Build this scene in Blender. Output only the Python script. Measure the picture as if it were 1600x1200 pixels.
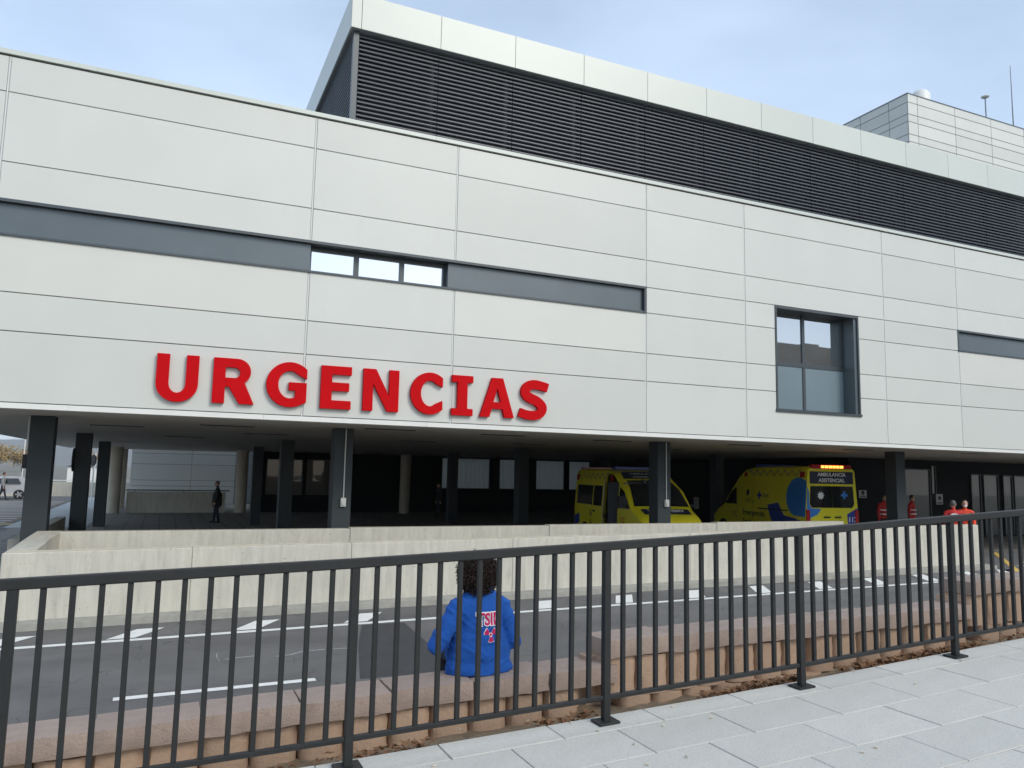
import bpy, bmesh, math, random
from mathutils import Vector, Matrix, Euler
from mathutils.bvhtree import BVHTree
R = math.radians
rnd = random.Random(7)
scene = bpy.context.scene
for o in list(bpy.data.objects): bpy.data.objects.remove(o)
COL = scene.collection

# ------------------------------------------------------------------ camera
cam = bpy.data.cameras.new('camera')
cam.sensor_width = 36.0; cam.lens = 27.138; cam.clip_start = 0.05; cam.clip_end = 9000
camo = bpy.data.objects.new('camera', cam); COL.objects.link(camo)
yaw, pit, rol = 0.41977714, 0.11464261, 0.02033968
_r = Vector((math.cos(yaw), -math.sin(yaw), 0)); _f = Vector((math.sin(yaw), math.cos(yaw), 0)); _u = Vector((0, 0, 1))
_f2 = _f*math.cos(pit)+_u*math.sin(pit); _u2 = -_f*math.sin(pit)+_u*math.cos(pit)
_r3 = _r*math.cos(rol)+_u2*math.sin(rol); _u3 = -_r*math.sin(rol)+_u2*math.cos(rol)
m = Matrix((_r3, _u3, -_f2)).transposed().to_4x4(); m.translation = (0, 0, 1.5)
camo.matrix_world = m
scene.camera = camo
scene.render.resolution_x = 1024; scene.render.resolution_y = 768

# ------------------------------------------------------------------ world, sun, exposure
SUN_EL, SUN_ROT = R(37), R(155)
w = bpy.data.worlds.new('World'); scene.world = w; w.use_nodes = True
nt = w.node_tree; nt.nodes.clear()
wo = nt.nodes.new('ShaderNodeOutputWorld'); bg = nt.nodes.new('ShaderNodeBackground')
sky = nt.nodes.new('ShaderNodeTexSky'); sky.sky_type = 'NISHITA'; sky.sun_disc = False
sky.sun_elevation = SUN_EL; sky.sun_rotation = SUN_ROT; sky.air_density = 1.0; sky.dust_density = 1.0; sky.ozone_density = 1.6
bg.inputs['Strength'].default_value = 0.12
tc = nt.nodes.new('ShaderNodeTexCoord'); mp = nt.nodes.new('ShaderNodeMapping'); mp.inputs['Scale'].default_value = (1.0, 1.0, 3.0)
nz = nt.nodes.new('ShaderNodeTexNoise'); nz.inputs['Scale'].default_value = 1.6; nz.inputs['Detail'].default_value = 6; nz.inputs['Roughness'].default_value = 0.5
cr = nt.nodes.new('ShaderNodeValToRGB'); cr.color_ramp.elements[0].position = 0.36; cr.color_ramp.elements[1].position = 0.68
cr.color_ramp.elements[0].color = (0.34, 0.34, 0.34, 1); cr.color_ramp.elements[1].color = (0.58, 0.58, 0.58, 1)
mx = nt.nodes.new('ShaderNodeMix'); mx.data_type = 'RGBA'
mx.inputs['B'].default_value = (6.9, 8.3, 10.0, 1)         # thin white cloud veil
L = nt.links.new
L(tc.outputs['Generated'], mp.inputs['Vector']); L(mp.outputs['Vector'], nz.inputs['Vector']); L(nz.outputs['Fac'], cr.inputs['Fac'])
L(cr.outputs['Color'], mx.inputs['Factor']); L(sky.outputs['Color'], mx.inputs['A']); L(mx.outputs['Result'], bg.inputs['Color']); L(bg.outputs['Background'], wo.inputs['Surface'])
sl = bpy.data.lights.new('sun', 'SUN'); sl.energy = 1.5; sl.angle = R(24); sl.color = (1.0, 0.94, 0.84)
so = bpy.data.objects.new('sun', sl); COL.objects.link(so)
sd = Vector((math.sin(SUN_ROT)*math.cos(SUN_EL), math.cos(SUN_ROT)*math.cos(SUN_EL), math.sin(SUN_EL)))
so.rotation_euler = sd.to_track_quat('Z', 'Y').to_euler(); so.location = sd*60
vs = scene.view_settings; vs.view_transform = 'Standard'; vs.look = 'None'; vs.gamma = 1; vs.use_curve_mapping = False; vs.exposure = 0.44

# ------------------------------------------------------------------ materials
def mat(name, col, rough=0.6, var=0.12, scale=6.0, bump=0.0, bscale=60.0, metal=0.0, spec=0.5, detail=5, stretch=(1, 1, 1), col2=None, objvar=0.0, coat=0.0):
    M = bpy.data.materials.new(name); M.use_nodes = True
    n = M.node_tree; b = n.nodes['Principled BSDF']; K = n.links.new
    b.inputs['Roughness'].default_value = rough; b.inputs['Metallic'].default_value = metal; b.inputs['Specular IOR Level'].default_value = spec
    b.inputs['Coat Weight'].default_value = coat
    t = n.nodes.new('ShaderNodeTexCoord'); q = n.nodes.new('ShaderNodeMapping'); q.inputs['Scale'].default_value = stretch
    K(t.outputs['Object'], q.inputs['Vector'])
    z = n.nodes.new('ShaderNodeTexNoise'); z.inputs['Scale'].default_value = scale; z.inputs['Detail'].default_value = detail; z.inputs['Roughness'].default_value = 0.6
    K(q.outputs['Vector'], z.inputs['Vector'])
    x = n.nodes.new('ShaderNodeValToRGB')
    c2 = col2 if col2 else tuple(c*(1-var) for c in col)
    c1 = col if col2 else tuple(min(1, c*(1+var)) for c in col)
    x.color_ramp.elements[0].position = 0.3; x.color_ramp.elements[1].position = 0.7
    x.color_ramp.elements[0].color = (*c2, 1); x.color_ramp.elements[1].color = (*c1, 1)
    K(z.outputs['Fac'], x.inputs['Fac'])
    out = x.outputs['Color']
    if objvar:
        oi = n.nodes.new('ShaderNodeObjectInfo'); hv = n.nodes.new('ShaderNodeHueSaturation')
        mr = n.nodes.new('ShaderNodeMapRange'); mr.inputs['To Min'].default_value = 1-objvar; mr.inputs['To Max'].default_value = 1+objvar
        K(oi.outputs['Random'], mr.inputs['Value']); K(mr.outputs['Result'], hv.inputs['Value']); K(out, hv.inputs['Color']); out = hv.outputs['Color']
    K(out, b.inputs['Base Color'])
    if bump:
        z2 = n.nodes.new('ShaderNodeTexNoise'); z2.inputs['Scale'].default_value = bscale; z2.inputs['Detail'].default_value = 6
        K(q.outputs['Vector'], z2.inputs['Vector'])
        bp = n.nodes.new('ShaderNodeBump'); bp.inputs['Strength'].default_value = bump; bp.inputs['Distance'].default_value = 0.01
        K(z2.outputs['Fac'], bp.inputs['Height']); K(bp.outputs['Normal'], b.inputs['Normal'])
    return M
def bsdf(M): return M.node_tree.nodes['Principled BSDF']
def overlay(M, col, scale, lo, hi, stretch=(1, 1, 1), fac=1.0, kind='noise'):
    """stains: mixes a second colour over the base colour by a thresholded noise"""
    n = M.node_tree; b = bsdf(M); K = n.links.new
    src = b.inputs['Base Color'].links[0].from_socket
    t = n.nodes.new('ShaderNodeTexCoord'); q = n.nodes.new('ShaderNodeMapping'); q.inputs['Scale'].default_value = stretch
    K(t.outputs['Object'], q.inputs['Vector'])
    if kind == 'noise':
        z = n.nodes.new('ShaderNodeTexNoise'); z.inputs['Scale'].default_value = scale; z.inputs['Detail'].default_value = 8; z.inputs['Roughness'].default_value = 0.65; o = z.outputs['Fac']
    else:
        z = n.nodes.new('ShaderNodeTexVoronoi'); z.inputs['Scale'].default_value = scale
        if kind == 'crack': z.feature = 'DISTANCE_TO_EDGE'
        o = z.outputs['Distance']
        nn = n.nodes.new('ShaderNodeTexNoise'); nn.inputs['Scale'].default_value = scale*2.5
        vm = n.nodes.new('ShaderNodeVectorMath'); vm.operation = 'ADD'
        vs_ = n.nodes.new('ShaderNodeVectorMath'); vs_.operation = 'SCALE'; vs_.inputs['Scale'].default_value = 0.35/scale*2
        K(q.outputs['Vector'], nn.inputs['Vector']); K(nn.outputs['Color'], vs_.inputs[0]); K(q.outputs['Vector'], vm.inputs[0]); K(vs_.outputs['Vector'], vm.inputs[1]); K(vm.outputs['Vector'], z.inputs['Vector'])
    if kind == 'noise': K(q.outputs['Vector'], z.inputs['Vector'])
    r_ = n.nodes.new('ShaderNodeMapRange'); r_.inputs['From Min'].default_value = lo; r_.inputs['From Max'].default_value = hi; r_.inputs['To Max'].default_value = fac
    K(o, r_.inputs['Value'])
    x = n.nodes.new('ShaderNodeMix'); x.data_type = 'RGBA'; x.inputs['B'].default_value = (*col, 1)
    K(r_.outputs['Result'], x.inputs['Factor']); K(src, x.inputs['A']); K(x.outputs['Result'], b.inputs['Base Color'])
    return M
M = {}
M['panel'] = mat('white_panel', (0.565, 0.572, 0.528), 0.42, 0.025, 0.7, 0.02, 14, objvar=0.045)
overlay(M['panel'], (0.47, 0.465, 0.42), 5.0, 0.56, 0.8, (2.2, 1, .10), 0.16)
overlay(M['panel'], (0.50, 0.50, 0.46), 1.3, 0.55, 0.85, (1, 1, .25), 0.22)
M['panelw'] = mat('cream_panel', (0.595, 0.592, 0.54), 0.42, 0.025, 0.7, 0.02, 14, objvar=0.02)
M['fascia'] = mat('fascia_panel', (0.545, 0.575, 0.52), 0.35, 0.02, 0.6, 0.015, 10, objvar=0.02)
M['trimw'] = mat('white_trim', (0.68, 0.68, 0.64), 0.45, 0.05, 2)
M['joint'] = mat('joint_strip', (0.58, 0.59, 0.57), 0.5, 0.04, 4)
M['backing'] = mat('joint_backing', (0.15, 0.15, 0.15), 0.8, 0.1, 3)  # plain dark grey backing that shows in the panel joints
M['roofw'] = mat('roof_surface', (0.4, 0.4, 0.38), 0.8, 0.1, 2)
M['greymetal'] = mat('grey_metal_band', (0.105, 0.125, 0.135), 0.32, 0.06, 1.5, metal=0.25)
M['frame'] = mat('window_frame_metal', (0.06, 0.072, 0.078), 0.38, 0.08, 3, metal=0.2)
M['louver'] = mat('louver_metal', (0.055, 0.062, 0.072), 0.36, 0.08, 4, metal=0.3)
M['column'] = mat('column_paint', (0.038, 0.046, 0.050), 0.55, 0.08, 2.5, 0.03, 30, spec=0.3)
M['soffit'] = mat('soffit_board', (0.58, 0.54, 0.485), 0.6, 0.05, 1.0, stretch=(.3, 3, 1))
M['red'] = mat('red_letter', (0.50, 0.001, 0.004), 0.55, 0.05, 3, spec=0.08)
M['redside'] = mat('red_letter_return', (0.40, 0.004, 0.008), 0.4, 0.05, 3)
M['fence'] = mat('fence_paint', (0.020, 0.021, 0.021), 0.5, 0.12, 14, 0.05, 90, spec=0.28)
overlay(M['fence'], (0.06, 0.06, 0.058), 45, 0.66, 0.76, (1, 1, .6), 0.45)
M['concrete'] = mat('board_concrete', (0.52, 0.495, 0.42), 0.85, 0.12, 3.2, 0.3, 30, stretch=(2.6, 1, .30))
overlay(M['concrete'], (0.30, 0.285, 0.24), 4.5, 0.54, 0.74, (1.8, 1, .35), 0.5)
overlay(M['concrete'], (0.25, 0.24, 0.20), 26, 0.60, 0.72, (1, 1, .7), 0.55)
overlay(M['concrete'], (0.36, 0.345, 0.29), .8, 0.5, 0.75, (1, 1, 1), 0.5)
overlay(M['concrete'], (0.62, 0.58, 0.45), 1.2, 0.55, 0.8, (1, 1, .8), 0.5)
overlay(M['concrete'], (0.13, 0.12, 0.10), 9.0, 0.10, 0.05, (1, 1, 1), 0.8, 'dots')
M['conccap'] = mat('concrete_top', (0.56, 0.50, 0.38), 0.85, 0.15, 5, 0.25, 40)
M['kerb'] = mat('kerb_concrete', (0.30, 0.29, 0.25), 0.9, 0.15, 5, 0.3, 50)
M['asphalt'] = mat('asphalt', (0.128, 0.123, 0.116), 0.85, 0.18, 1.1, 0.5, 220)
overlay(M['asphalt'], (0.092, 0.089, 0.085), 0.6, 0.47, 0.70, (.45, 1.4, 1), 0.9)
overlay(M['asphalt'], (0.05, 0.049, 0.048), 1.7, 0.62, 0.74, (1, 1, 1), 0.6)
overlay(M['asphalt'], (0.17, 0.165, 0.155), 160.0, 0.55, 0.75, (1, 1, 1), 0.7)
overlay(M['asphalt'], (0.04, 0.04, 0.04), 0.55, 0.007, 0.002, (1, 1, 1), 0.6, 'crack')
M['patch'] = mat('dark_asphalt', (0.045, 0.045, 0.046), 0.85, 0.15, 3, 0.5, 200)  # darker tone for one area of the road
M['paint'] = mat('road_paint', (0.70, 0.70, 0.66), 0.7, 0.08, 6, 0.2, 120)
overlay(M['paint'], (0.22, 0.21, 0.2), 14, 0.60, 0.75, (1, 1, 1), 0.55)
M['ypaint'] = mat('yellow_paint', (0.62, 0.42, 0.09), 0.7, 0.15, 6)
M['chalk'] = mat('chalk_mark', (0.30, 0.30, 0.29), 0.9, 0.2, 20)
M['hatch'] = mat('worn_hatch_asphalt', (0.19, 0.135, 0.09), 0.85, 0.2, 2)
M['slab'] = mat('pavement_slab', (0.53, 0.515, 0.465), 0.8, 0.06, 2.5, 0.25, 160, objvar=0.05)
overlay(M['slab'], (0.28, 0.29, 0.29), 75, 0.52, 0.66, (1, 1, 1), 0.42)
overlay(M['slab'], (0.68, 0.68, 0.66), 60, 0.56, 0.68, (1, 1, 1), 0.4)
overlay(M['slab'], (0.22, 0.22, 0.22), 3.1, 0.05, 0.02, (1, 1, 1), 0.5, 'dots')
overlay(M['slab'], (0.36, 0.355, 0.33), 2.2, 0.52, 0.72, (1, 1, 1), 0.35)
M['soil'] = mat('sandy_soil', (0.24, 0.19, 0.13), 0.95, 0.25, 5, 0.8, 40)
overlay(M['soil'], (0.12, 0.09, 0.06), 14, 0.5, 0.7, (1, 1, 1), 0.7)
M['joints'] = mat('joint_mortar', (0.27, 0.265, 0.25), 0.95, 0.2, 10)
M['cap'] = mat('pink_block_cap', (0.36, 0.275, 0.225), 0.9, 0.12, 5, 0.6, 70, objvar=0.07)
overlay(M['cap'], (0.24, 0.165, 0.125), 40, 0.52, 0.72, (1, 1, 1), 0.5)
overlay(M['cap'], (0.55, 0.48, 0.42), 7, 0.68, 0.76, (1, 1, 1), 0.6)
M['block'] = mat('orange_split_block', (0.45, 0.31, 0.215), 0.9, 0.14, 4, 0.6, 50, objvar=0.08)
overlay(M['block'], (0.27, 0.16, 0.10), 5, 0.55, 0.8, (2, 2, .4), 0.5)
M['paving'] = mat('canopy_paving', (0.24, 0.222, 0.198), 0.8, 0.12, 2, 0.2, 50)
def bricks(M_, sx, sy, dark):
    n = M_.node_tree; b = bsdf(M_); K = n.links.new; src = b.inputs['Base Color'].links[0].from_socket
    t = n.nodes.new('ShaderNodeTexCoord'); br = n.nodes.new('ShaderNodeTexBrick'); br.inputs['Scale'].default_value = 1; br.inputs['Brick Width'].default_value = sx; br.inputs['Row Height'].default_value = sy; br.inputs['Mortar Size'].default_value = .03
    x = n.nodes.new('ShaderNodeMix'); x.data_type = 'RGBA'; x.inputs['B'].default_value = (*dark, 1)
    K(t.outputs['Object'], br.inputs['Vector']); K(br.outputs['Fac'], x.inputs['Factor']); K(src, x.inputs['A']); K(x.outputs['Result'], b.inputs['Base Color'])
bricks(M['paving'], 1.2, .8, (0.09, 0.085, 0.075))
M['ground'] = mat('ground', (0.16, 0.15, 0.12), 0.95, 0.25, 0.05)
M['sidewalk'] = mat('sidewalk', (0.42, 0.43, 0.42), 0.85, 0.1, 1)
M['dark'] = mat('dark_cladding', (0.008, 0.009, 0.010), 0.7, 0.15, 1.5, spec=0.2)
M['greywall'] = mat('grey_wall', (0.25, 0.27, 0.28), 0.6, 0.06, 1)
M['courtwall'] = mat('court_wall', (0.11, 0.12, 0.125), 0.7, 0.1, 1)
M['roundcol'] = mat('round_column_concrete', (0.50, 0.45, 0.37), 0.75, 0.08, 2, 0.1, 30)
M['hill'] = mat('hill_scrub', (0.11, 0.10, 0.07), 0.95, 0.35, 0.02)
M['bark'] = mat('bark', (0.10, 0.085, 0.07), 0.9, 0.2, 8)
M['leafy'] = mat('autumn_leaf', (0.30, 0.21, 0.085), 0.8, 0.35, 0.8)
M['leafg'] = mat('dull_leaf', (0.10, 0.11, 0.05), 0.8, 0.35, 0.8)
M['litter'] = mat('dry_leaf', (0.22, 0.11, 0.05), 0.8, 0.5, 16)
M['butt'] = mat('cigarette_paper', (0.55, 0.47, 0.36), 0.8, 0.1, 20)
M['plastic'] = mat('pale_plastic', (0.62, 0.61, 0.56), 0.5, 0.06, 8)
M['black'] = mat('black_rubber', (0.012, 0.012, 0.013), 0.6, 0.2, 8)
M['yellow'] = mat('ambulance_yellow', (0.84, 0.74, 0.02), 0.32, 0.03, 2, coat=0.5)
M['yellow2'] = mat('reflective_yellow', (0.50, 0.42, 0.08), 0.3, 0.05, 3)
M['blue'] = mat('deep_blue_vinyl', (0.016, 0.045, 0.30), 0.35, 0.04, 3)
M['lblue'] = mat('light_blue_vinyl', (0.03, 0.21, 0.62), 0.35, 0.04, 3)
M['navy'] = mat('navy_sign', (0.010, 0.016, 0.05), 0.35, 0.05, 3)
M['white'] = mat('white_vinyl', (0.78, 0.78, 0.76), 0.4, 0.03, 3)
M['ink'] = mat('dark_print', (0.02, 0.022, 0.03), 0.5, 0.05, 3)
M['redink'] = mat('red_print', (0.5, 0.06, 0.03), 0.5, 0.05, 3)
M['vglass'] = mat('dark_vehicle_glass', (0.012, 0.014, 0.016), 0.06, 0.05, 2, spec=0.6)
M['redlamp'] = mat('red_lamp', (0.42, 0.012, 0.012), 0.2, 0.05, 4)
M['silver'] = mat('silver_paint', (0.55, 0.56, 0.57), 0.3, 0.03, 2, metal=0.35, coat=0.4)
M['rim'] = mat('alloy', (0.5, 0.5, 0.5), 0.35, 0.05, 4, metal=0.7)
M['inside'] = mat('vehicle_interior', (0.16, 0.17, 0.18), 0.7, 0.1, 3)
M['skin'] = mat('skin', (0.50, 0.30, 0.21), 0.55, 0.06, 10)
M['hair'] = mat('dark_curly_hair', (0.020, 0.012, 0.009), 0.65, 0.3, 30, spec=0.25)
M['hairg'] = mat('grey_hair', (0.10, 0.095, 0.09), 0.6, 0.2, 30)
M['fleece'] = mat('blue_fleece', (0.008, 0.085, 0.37), 0.95, 0.10, 9, 0.5, 260)
M['trouser'] = mat('dark_trousers', (0.022, 0.025, 0.035), 0.85, 0.15, 12)
M['coat'] = mat('black_coat', (0.012, 0.012, 0.013), 0.85, 0.15, 12)
M['redcoat'] = mat('red_jacket', (0.50, 0.018, 0.014), 0.7, 0.08, 12)
M['orange'] = mat('orange_red_jacket', (0.70, 0.055, 0.015), 0.7, 0.08, 12)
M['greytop'] = mat('grey_sweater', (0.30, 0.30, 0.29), 0.9, 0.1, 12)
M['shoe'] = mat('shoe', (0.02, 0.02, 0.02), 0.6, 0.1, 12)
M['magenta'] = mat('magenta_print', (0.52, 0.008, 0.11), 0.8, 0.05, 20)
M['brown'] = mat('brown_render', (0.30, 0.25, 0.19), 0.85, 0.12, 0.6)
M['paper'] = mat('notice_paper', (0.5, 0.5, 0.5), 0.7, 0.03, 6)
def glassmat(name, col, rough, trans, spec=0.5):
    G = mat(name, col, rough, 0.0, 3, spec=spec); b = bsdf(G)
    b.inputs['Transmission Weight'].default_value = trans; b.inputs['IOR'].default_value = 1.45
    return G
def mirrorglass(name, tint, gloss, gmax=1.0):
    """solar-control glass: dark body with a strong clear reflection"""
    G = bpy.data.materials.new(name); G.use_nodes = True; n = G.node_tree; K = n.links.new
    b = n.nodes['Principled BSDF']; b.inputs['Base Color'].default_value = (*tint, 1); b.inputs['Roughness'].default_value = 0.3
    g = n.nodes.new('ShaderNodeBsdfGlossy'); g.inputs['Roughness'].default_value = 0.015; g.inputs['Color'].default_value = (0.95, 0.97, 1, 1)
    x = n.nodes.new('ShaderNodeMixShader'); lw = n.nodes.new('ShaderNodeLayerWeight'); lw.inputs['Blend'].default_value = 0.3
    mr = n.nodes.new('ShaderNodeMapRange'); mr.inputs['To Min'].default_value = gloss; mr.inputs['To Max'].default_value = gmax
    nz_ = n.nodes.new('ShaderNodeTexNoise'); nz_.inputs['Scale'].default_value = 0.9
    bp = n.nodes.new('ShaderNodeBump'); bp.inputs['Strength'].default_value = 0.02; bp.inputs['Distance'].default_value = 0.05
    K(nz_.outputs['Fac'], bp.inputs['Height']); K(bp.outputs['Normal'], g.inputs['Normal'])
    K(lw.outputs['Fresnel'], mr.inputs['Value']); K(mr.outputs['Result'], x.inputs['Fac']); K(b.outputs['BSDF'], x.inputs[1]); K(g.outputs['BSDF'], x.inputs[2])
    K(x.outputs['Shader'], n.nodes['Material Output'].inputs['Surface'])
    return G
M['mirror'] = mirrorglass('solar_glass', (0.05, 0.055, 0.06), 0.75)
M['wglass'] = mirrorglass('window_glass', (0.035, 0.04, 0.042), 0.42)
M['dglass'] = mirrorglass('door_glass', (0.010, 0.012, 0.013), 0.02, 0.22)
M['frost'] = mat('frosted_lower_glass', (0.17, 0.225, 0.25), 0.28, 0.05, 1.2)
M['uglass'] = glassmat('profiled_glass', (0.62, 0.70, 0.72), 0.35, 0.85)
M['lamp'] = mat('amber_lamp', (0.8, 0.3, 0.03), 0.3, 0.02, 3)
bsdf(M['lamp']).inputs['Emission Color'].default_value = (1.0, 0.35, 0.06, 1); bsdf(M['lamp']).inputs['Emission Strength'].default_value = 2.5

# ------------------------------------------------------------------ mesh helpers
class MB:
    def __init__(s): s.v = []; s.f = []
    def add(s, vs, fs):
        b = len(s.v); s.v += [tuple(p) for p in vs]; s.f += [tuple(i+b for i in f) for f in fs]; return s
    def box(s, x0, x1, y0, y1, z0, z1):
        return s.add([(x0, y0, z0), (x1, y0, z0), (x1, y1, z0), (x0, y1, z0), (x0, y0, z1), (x1, y0, z1), (x1, y1, z1), (x0, y1, z1)],
                     [(0, 3, 2, 1), (4, 5, 6, 7), (0, 1, 5, 4), (1, 2, 6, 5), (2, 3, 7, 6), (3, 0, 4, 7)])
    def sheet(s, pts): return s.add(pts, [tuple(range(len(pts)))])
    def prism(s, poly, d):                                   # closed polygon (3D, planar) pushed along d
        n = len(poly); d = Vector(d)
        vs = [Vector(p) for p in poly]+[Vector(p)+d for p in poly]
        return s.add(vs, [tuple(range(n))[::-1], tuple(range(n, 2*n))]+[(i, (i+1) % n, n+(i+1) % n, n+i) for i in range(n)])
    def tube(s, pts, r, n=8, cap=True):
        pts = [Vector(p) for p in pts]; b = len(s.v); N = len(pts)
        rr = r if isinstance(r, (list, tuple)) else [r]*N
        for i, p in enumerate(pts):
            t = (pts[min(i+1, N-1)]-pts[max(i-1, 0)]).normalized()
            a = t.orthogonal() if abs(t.z) > .95 else t.cross(Vector((0, 0, 1)))
            a.normalize(); c = t.cross(a)
            for k in range(n):
                q = 2*math.pi*k/n; s.v.append(tuple(p+(a*math.cos(q)+c*math.sin(q))*rr[i]))
        for i in range(N-1):
            for k in range(n):
                s.f.append((b+i*n+k, b+i*n+(k+1) % n, b+(i+1)*n+(k+1) % n, b+(i+1)*n+k))
        if cap: s.f.append(tuple(b+k for k in range(n))[::-1]); s.f.append(tuple(b+(N-1)*n+k for k in range(n)))
        return s
    def ell(s, c, r, seg=16, rings=10, rot=None):
        vs = []; fs = []
        for i in range(rings+1):
            a = math.pi*i/rings
            for k in range(seg):
                q = 2*math.pi*k/seg; p = Vector((r[0]*math.sin(a)*math.cos(q), r[1]*math.sin(a)*math.sin(q), r[2]*math.cos(a)))
                if rot: p = rot @ p
                vs.append(p+Vector(c))
        for i in range(rings):
            for k in range(seg): fs.append((i*seg+k, (i+1)*seg+k, (i+1)*seg+(k+1) % seg, i*seg+(k+1) % seg))
        return s.add(vs, fs)
    def caps(s, p0, r0, p1, r1, seg=12):
        p0 = Vector(p0); p1 = Vector(p1); d = p1-p0
        ts = [(p0-d.normalized()*r0*k, r0*math.sqrt(max(0, 1-k*k))) for k in (1, .8, .5)]+[(p0+d*f, r0+(r1-r0)*f) for f in (0, .5, 1)]+[(p1+d.normalized()*r1*k, r1*math.sqrt(max(0, 1-k*k))) for k in (.5, .8, 1)]
        return s.tube([t[0] for t in ts], [max(t[1], .0008) for t in ts], seg)
    def mesh(s, name, org=(0, 0, 0)):
        me = bpy.data.meshes.new(name); o = org
        me.from_pydata([(v[0]-o[0], v[1]-o[1], v[2]-o[2]) for v in s.v], [], s.f)
        bm = bmesh.new(); bm.from_mesh(me); bmesh.ops.recalc_face_normals(bm, faces=bm.faces); bm.to_mesh(me); bm.free()
        return me
ORG = {}
def empty(name, loc=(0, 0, 0), rz=0, label=None, cat=None, group=None, kind=None, local=False):
    o = bpy.data.objects.new(name, None); COL.objects.link(o); o.location = loc; o.rotation_euler = (0, 0, rz); o.empty_display_size = .2
    ORG[o.name] = (0, 0, 0) if local else tuple(loc)
    tag(o, label, cat, group, kind); return o
def tag(o, label=None, cat=None, group=None, kind=None):
    if label: o['label'] = label
    if cat: o['category'] = cat
    if group: o['group'] = group
    if kind: o['kind'] = kind
    return o
def smooth(me, ang=40):
    me.polygons.foreach_set('use_smooth', [True]*len(me.polygons)); me.set_sharp_from_angle(angle=R(ang))
def obj(name, mb, m_, parent=None, sm=None, org=None):
    """one mesh object; coordinates are world coordinates unless the parent is local"""
    o_ = ORG[parent.name] if parent else (org or (0, 0, 0))
    me = mb.mesh(name, o_) if isinstance(mb, MB) else mb
    for q in (m_ if isinstance(m_, list) else [m_]): me.materials.append(M[q])
    if sm: smooth(me, sm)
    o = bpy.data.objects.new(name, me); COL.objects.link(o)
    if parent: o.parent = parent
    else: o.location = o_
    ORG[o.name] = o_
    return o
def place(name, me, parent, loc, rot=(0, 0, 0), scale=None):
    o = bpy.data.objects.new(name, me); COL.objects.link(o); p = ORG[parent.name] if parent else (0, 0, 0)
    if parent: o.parent = parent
    o.location = Vector(loc)-Vector(p); o.rotation_euler = rot
    if scale: o.scale = scale
    ORG[o.name] = tuple(loc); return o
def cbox(dx, dy, dz, c=.004):
    """chamfered box centred on x,y with base at 0"""
    bm = bmesh.new(); bmesh.ops.create_cube(bm, size=1)
    for v in bm.verts: v.co = Vector((v.co.x*dx, v.co.y*dy, (v.co.z+.5)*dz))
    bmesh.ops.bevel(bm, geom=bm.edges[:], offset=c, segments=1, affect='EDGES')
    mb = MB(); mb.add([v.co[:] for v in bm.verts], [[v.index for v in f.verts] for f in bm.faces]); bm.free(); return mb
def shared(mb, name, m_, sm=None):
    me = mb.mesh(name); me.materials.append(M[m_])
    if sm: smooth(me, sm)
    return me
def curve_to_mb(cu):
    o = bpy.data.objects.new('tmp', cu); COL.objects.link(o)
    dg = bpy.context.evaluated_depsgraph_get(); me = bpy.data.meshes.new_from_object(o.evaluated_get(dg))
    mb = MB(); mb.add([v.co[:] for v in me.vertices], [tuple(p.vertices) for p in me.polygons])
    bpy.data.objects.remove(o); bpy.data.curves.remove(cu); bpy.data.meshes.remove(me); return mb
def text2d(s, size, bold=0.0, align='LEFT', extrude=0.0):
    cu = bpy.data.curves.new('txt', 'FONT'); cu.body = s; cu.size = size; cu.offset = bold; cu.align_x = align; cu.extrude = extrude; cu.resolution_u = 3; cu.space_line = .85
    return curve_to_mb(cu)
def poly2d(loops, extrude=0.0, bevel=0.0):
    cu = bpy.data.curves.new('ply', 'CURVE'); cu.dimensions = '2D'; cu.fill_mode = 'BOTH'; cu.extrude = extrude; cu.bevel_depth = bevel; cu.bevel_resolution = 1
    for lp in loops:
        sp = cu.splines.new('POLY'); sp.points.add(len(lp)-1); sp.use_cyclic_u = True
        for i, p in enumerate(lp): sp.points[i].co = (p[0], p[1], 0, 1)
    return curve_to_mb(cu)
def arc(cx, cy, rx, ry, a0, a1, n=16): return [(cx+rx*math.cos(R(a0+(a1-a0)*i/n)), cy+ry*math.sin(R(a0+(a1-a0)*i/n))) for i in range(n+1)]
def interp(x, tab):
    if x <= tab[0][0]: a, b = tab[0], tab[1]
    elif x >= tab[-1][0]: a, b = tab[-2], tab[-1]
    else:
        for a, b in zip(tab, tab[1:]):
            if a[0] <= x <= b[0]: break
    return a[1]+(b[1]-a[1])*(x-a[0])/(b[0]-a[0])
def zpav(x): return interp(x, [(-6, -.30), (-.66, -.137), (1.03, -.084), (2.59, -.024), (4.19, .043), (5.85, .133), (12, .46)])   # the pavement climbs to the right
def zroad(x): return max(-.89, min(-.655, -.835+.0105*x))
FL = -.82                                                    # floor level under the building

# ------------------------------------------------------------------ ground, road, pavement
g = MB().sheet([(-2900, -50, -.95), (2300, -50, -.95), (2300, 5500, -.95), (-2900, 5500, -.95)]); obj('ground', g, 'ground')['kind'] = 'structure'
mb = MB(); xs = [-60, -30, -12, -8, -6, -4, -2, 0, 4, 8, 12, 16, 17.2, 24, 32, 50]
for a, b in zip(xs, xs[1:]): mb.add([(a, 5.0, zroad(a)), (b, 5.0, zroad(b)), (b, 16.25, zroad(b)), (a, 16.25, zroad(a))], [(0, 1, 2, 3)])
road = obj('road', mb, 'asphalt'); road['kind'] = 'structure'
obj('car_park_asphalt', MB().sheet([(-60, 16.25, -.885), (-4.9, 16.25, -.885), (-4.9, 110, -.885), (-60, 110, -.885)]), 'asphalt')['kind'] = 'structure'
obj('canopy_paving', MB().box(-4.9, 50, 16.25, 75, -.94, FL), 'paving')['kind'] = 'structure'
def mark(name, poly, m_='paint', dz=.004): return obj(name, MB().sheet([(x, y, zroad(x)+dz) for x, y in poly]), m_, road)
x = -6.0
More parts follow.
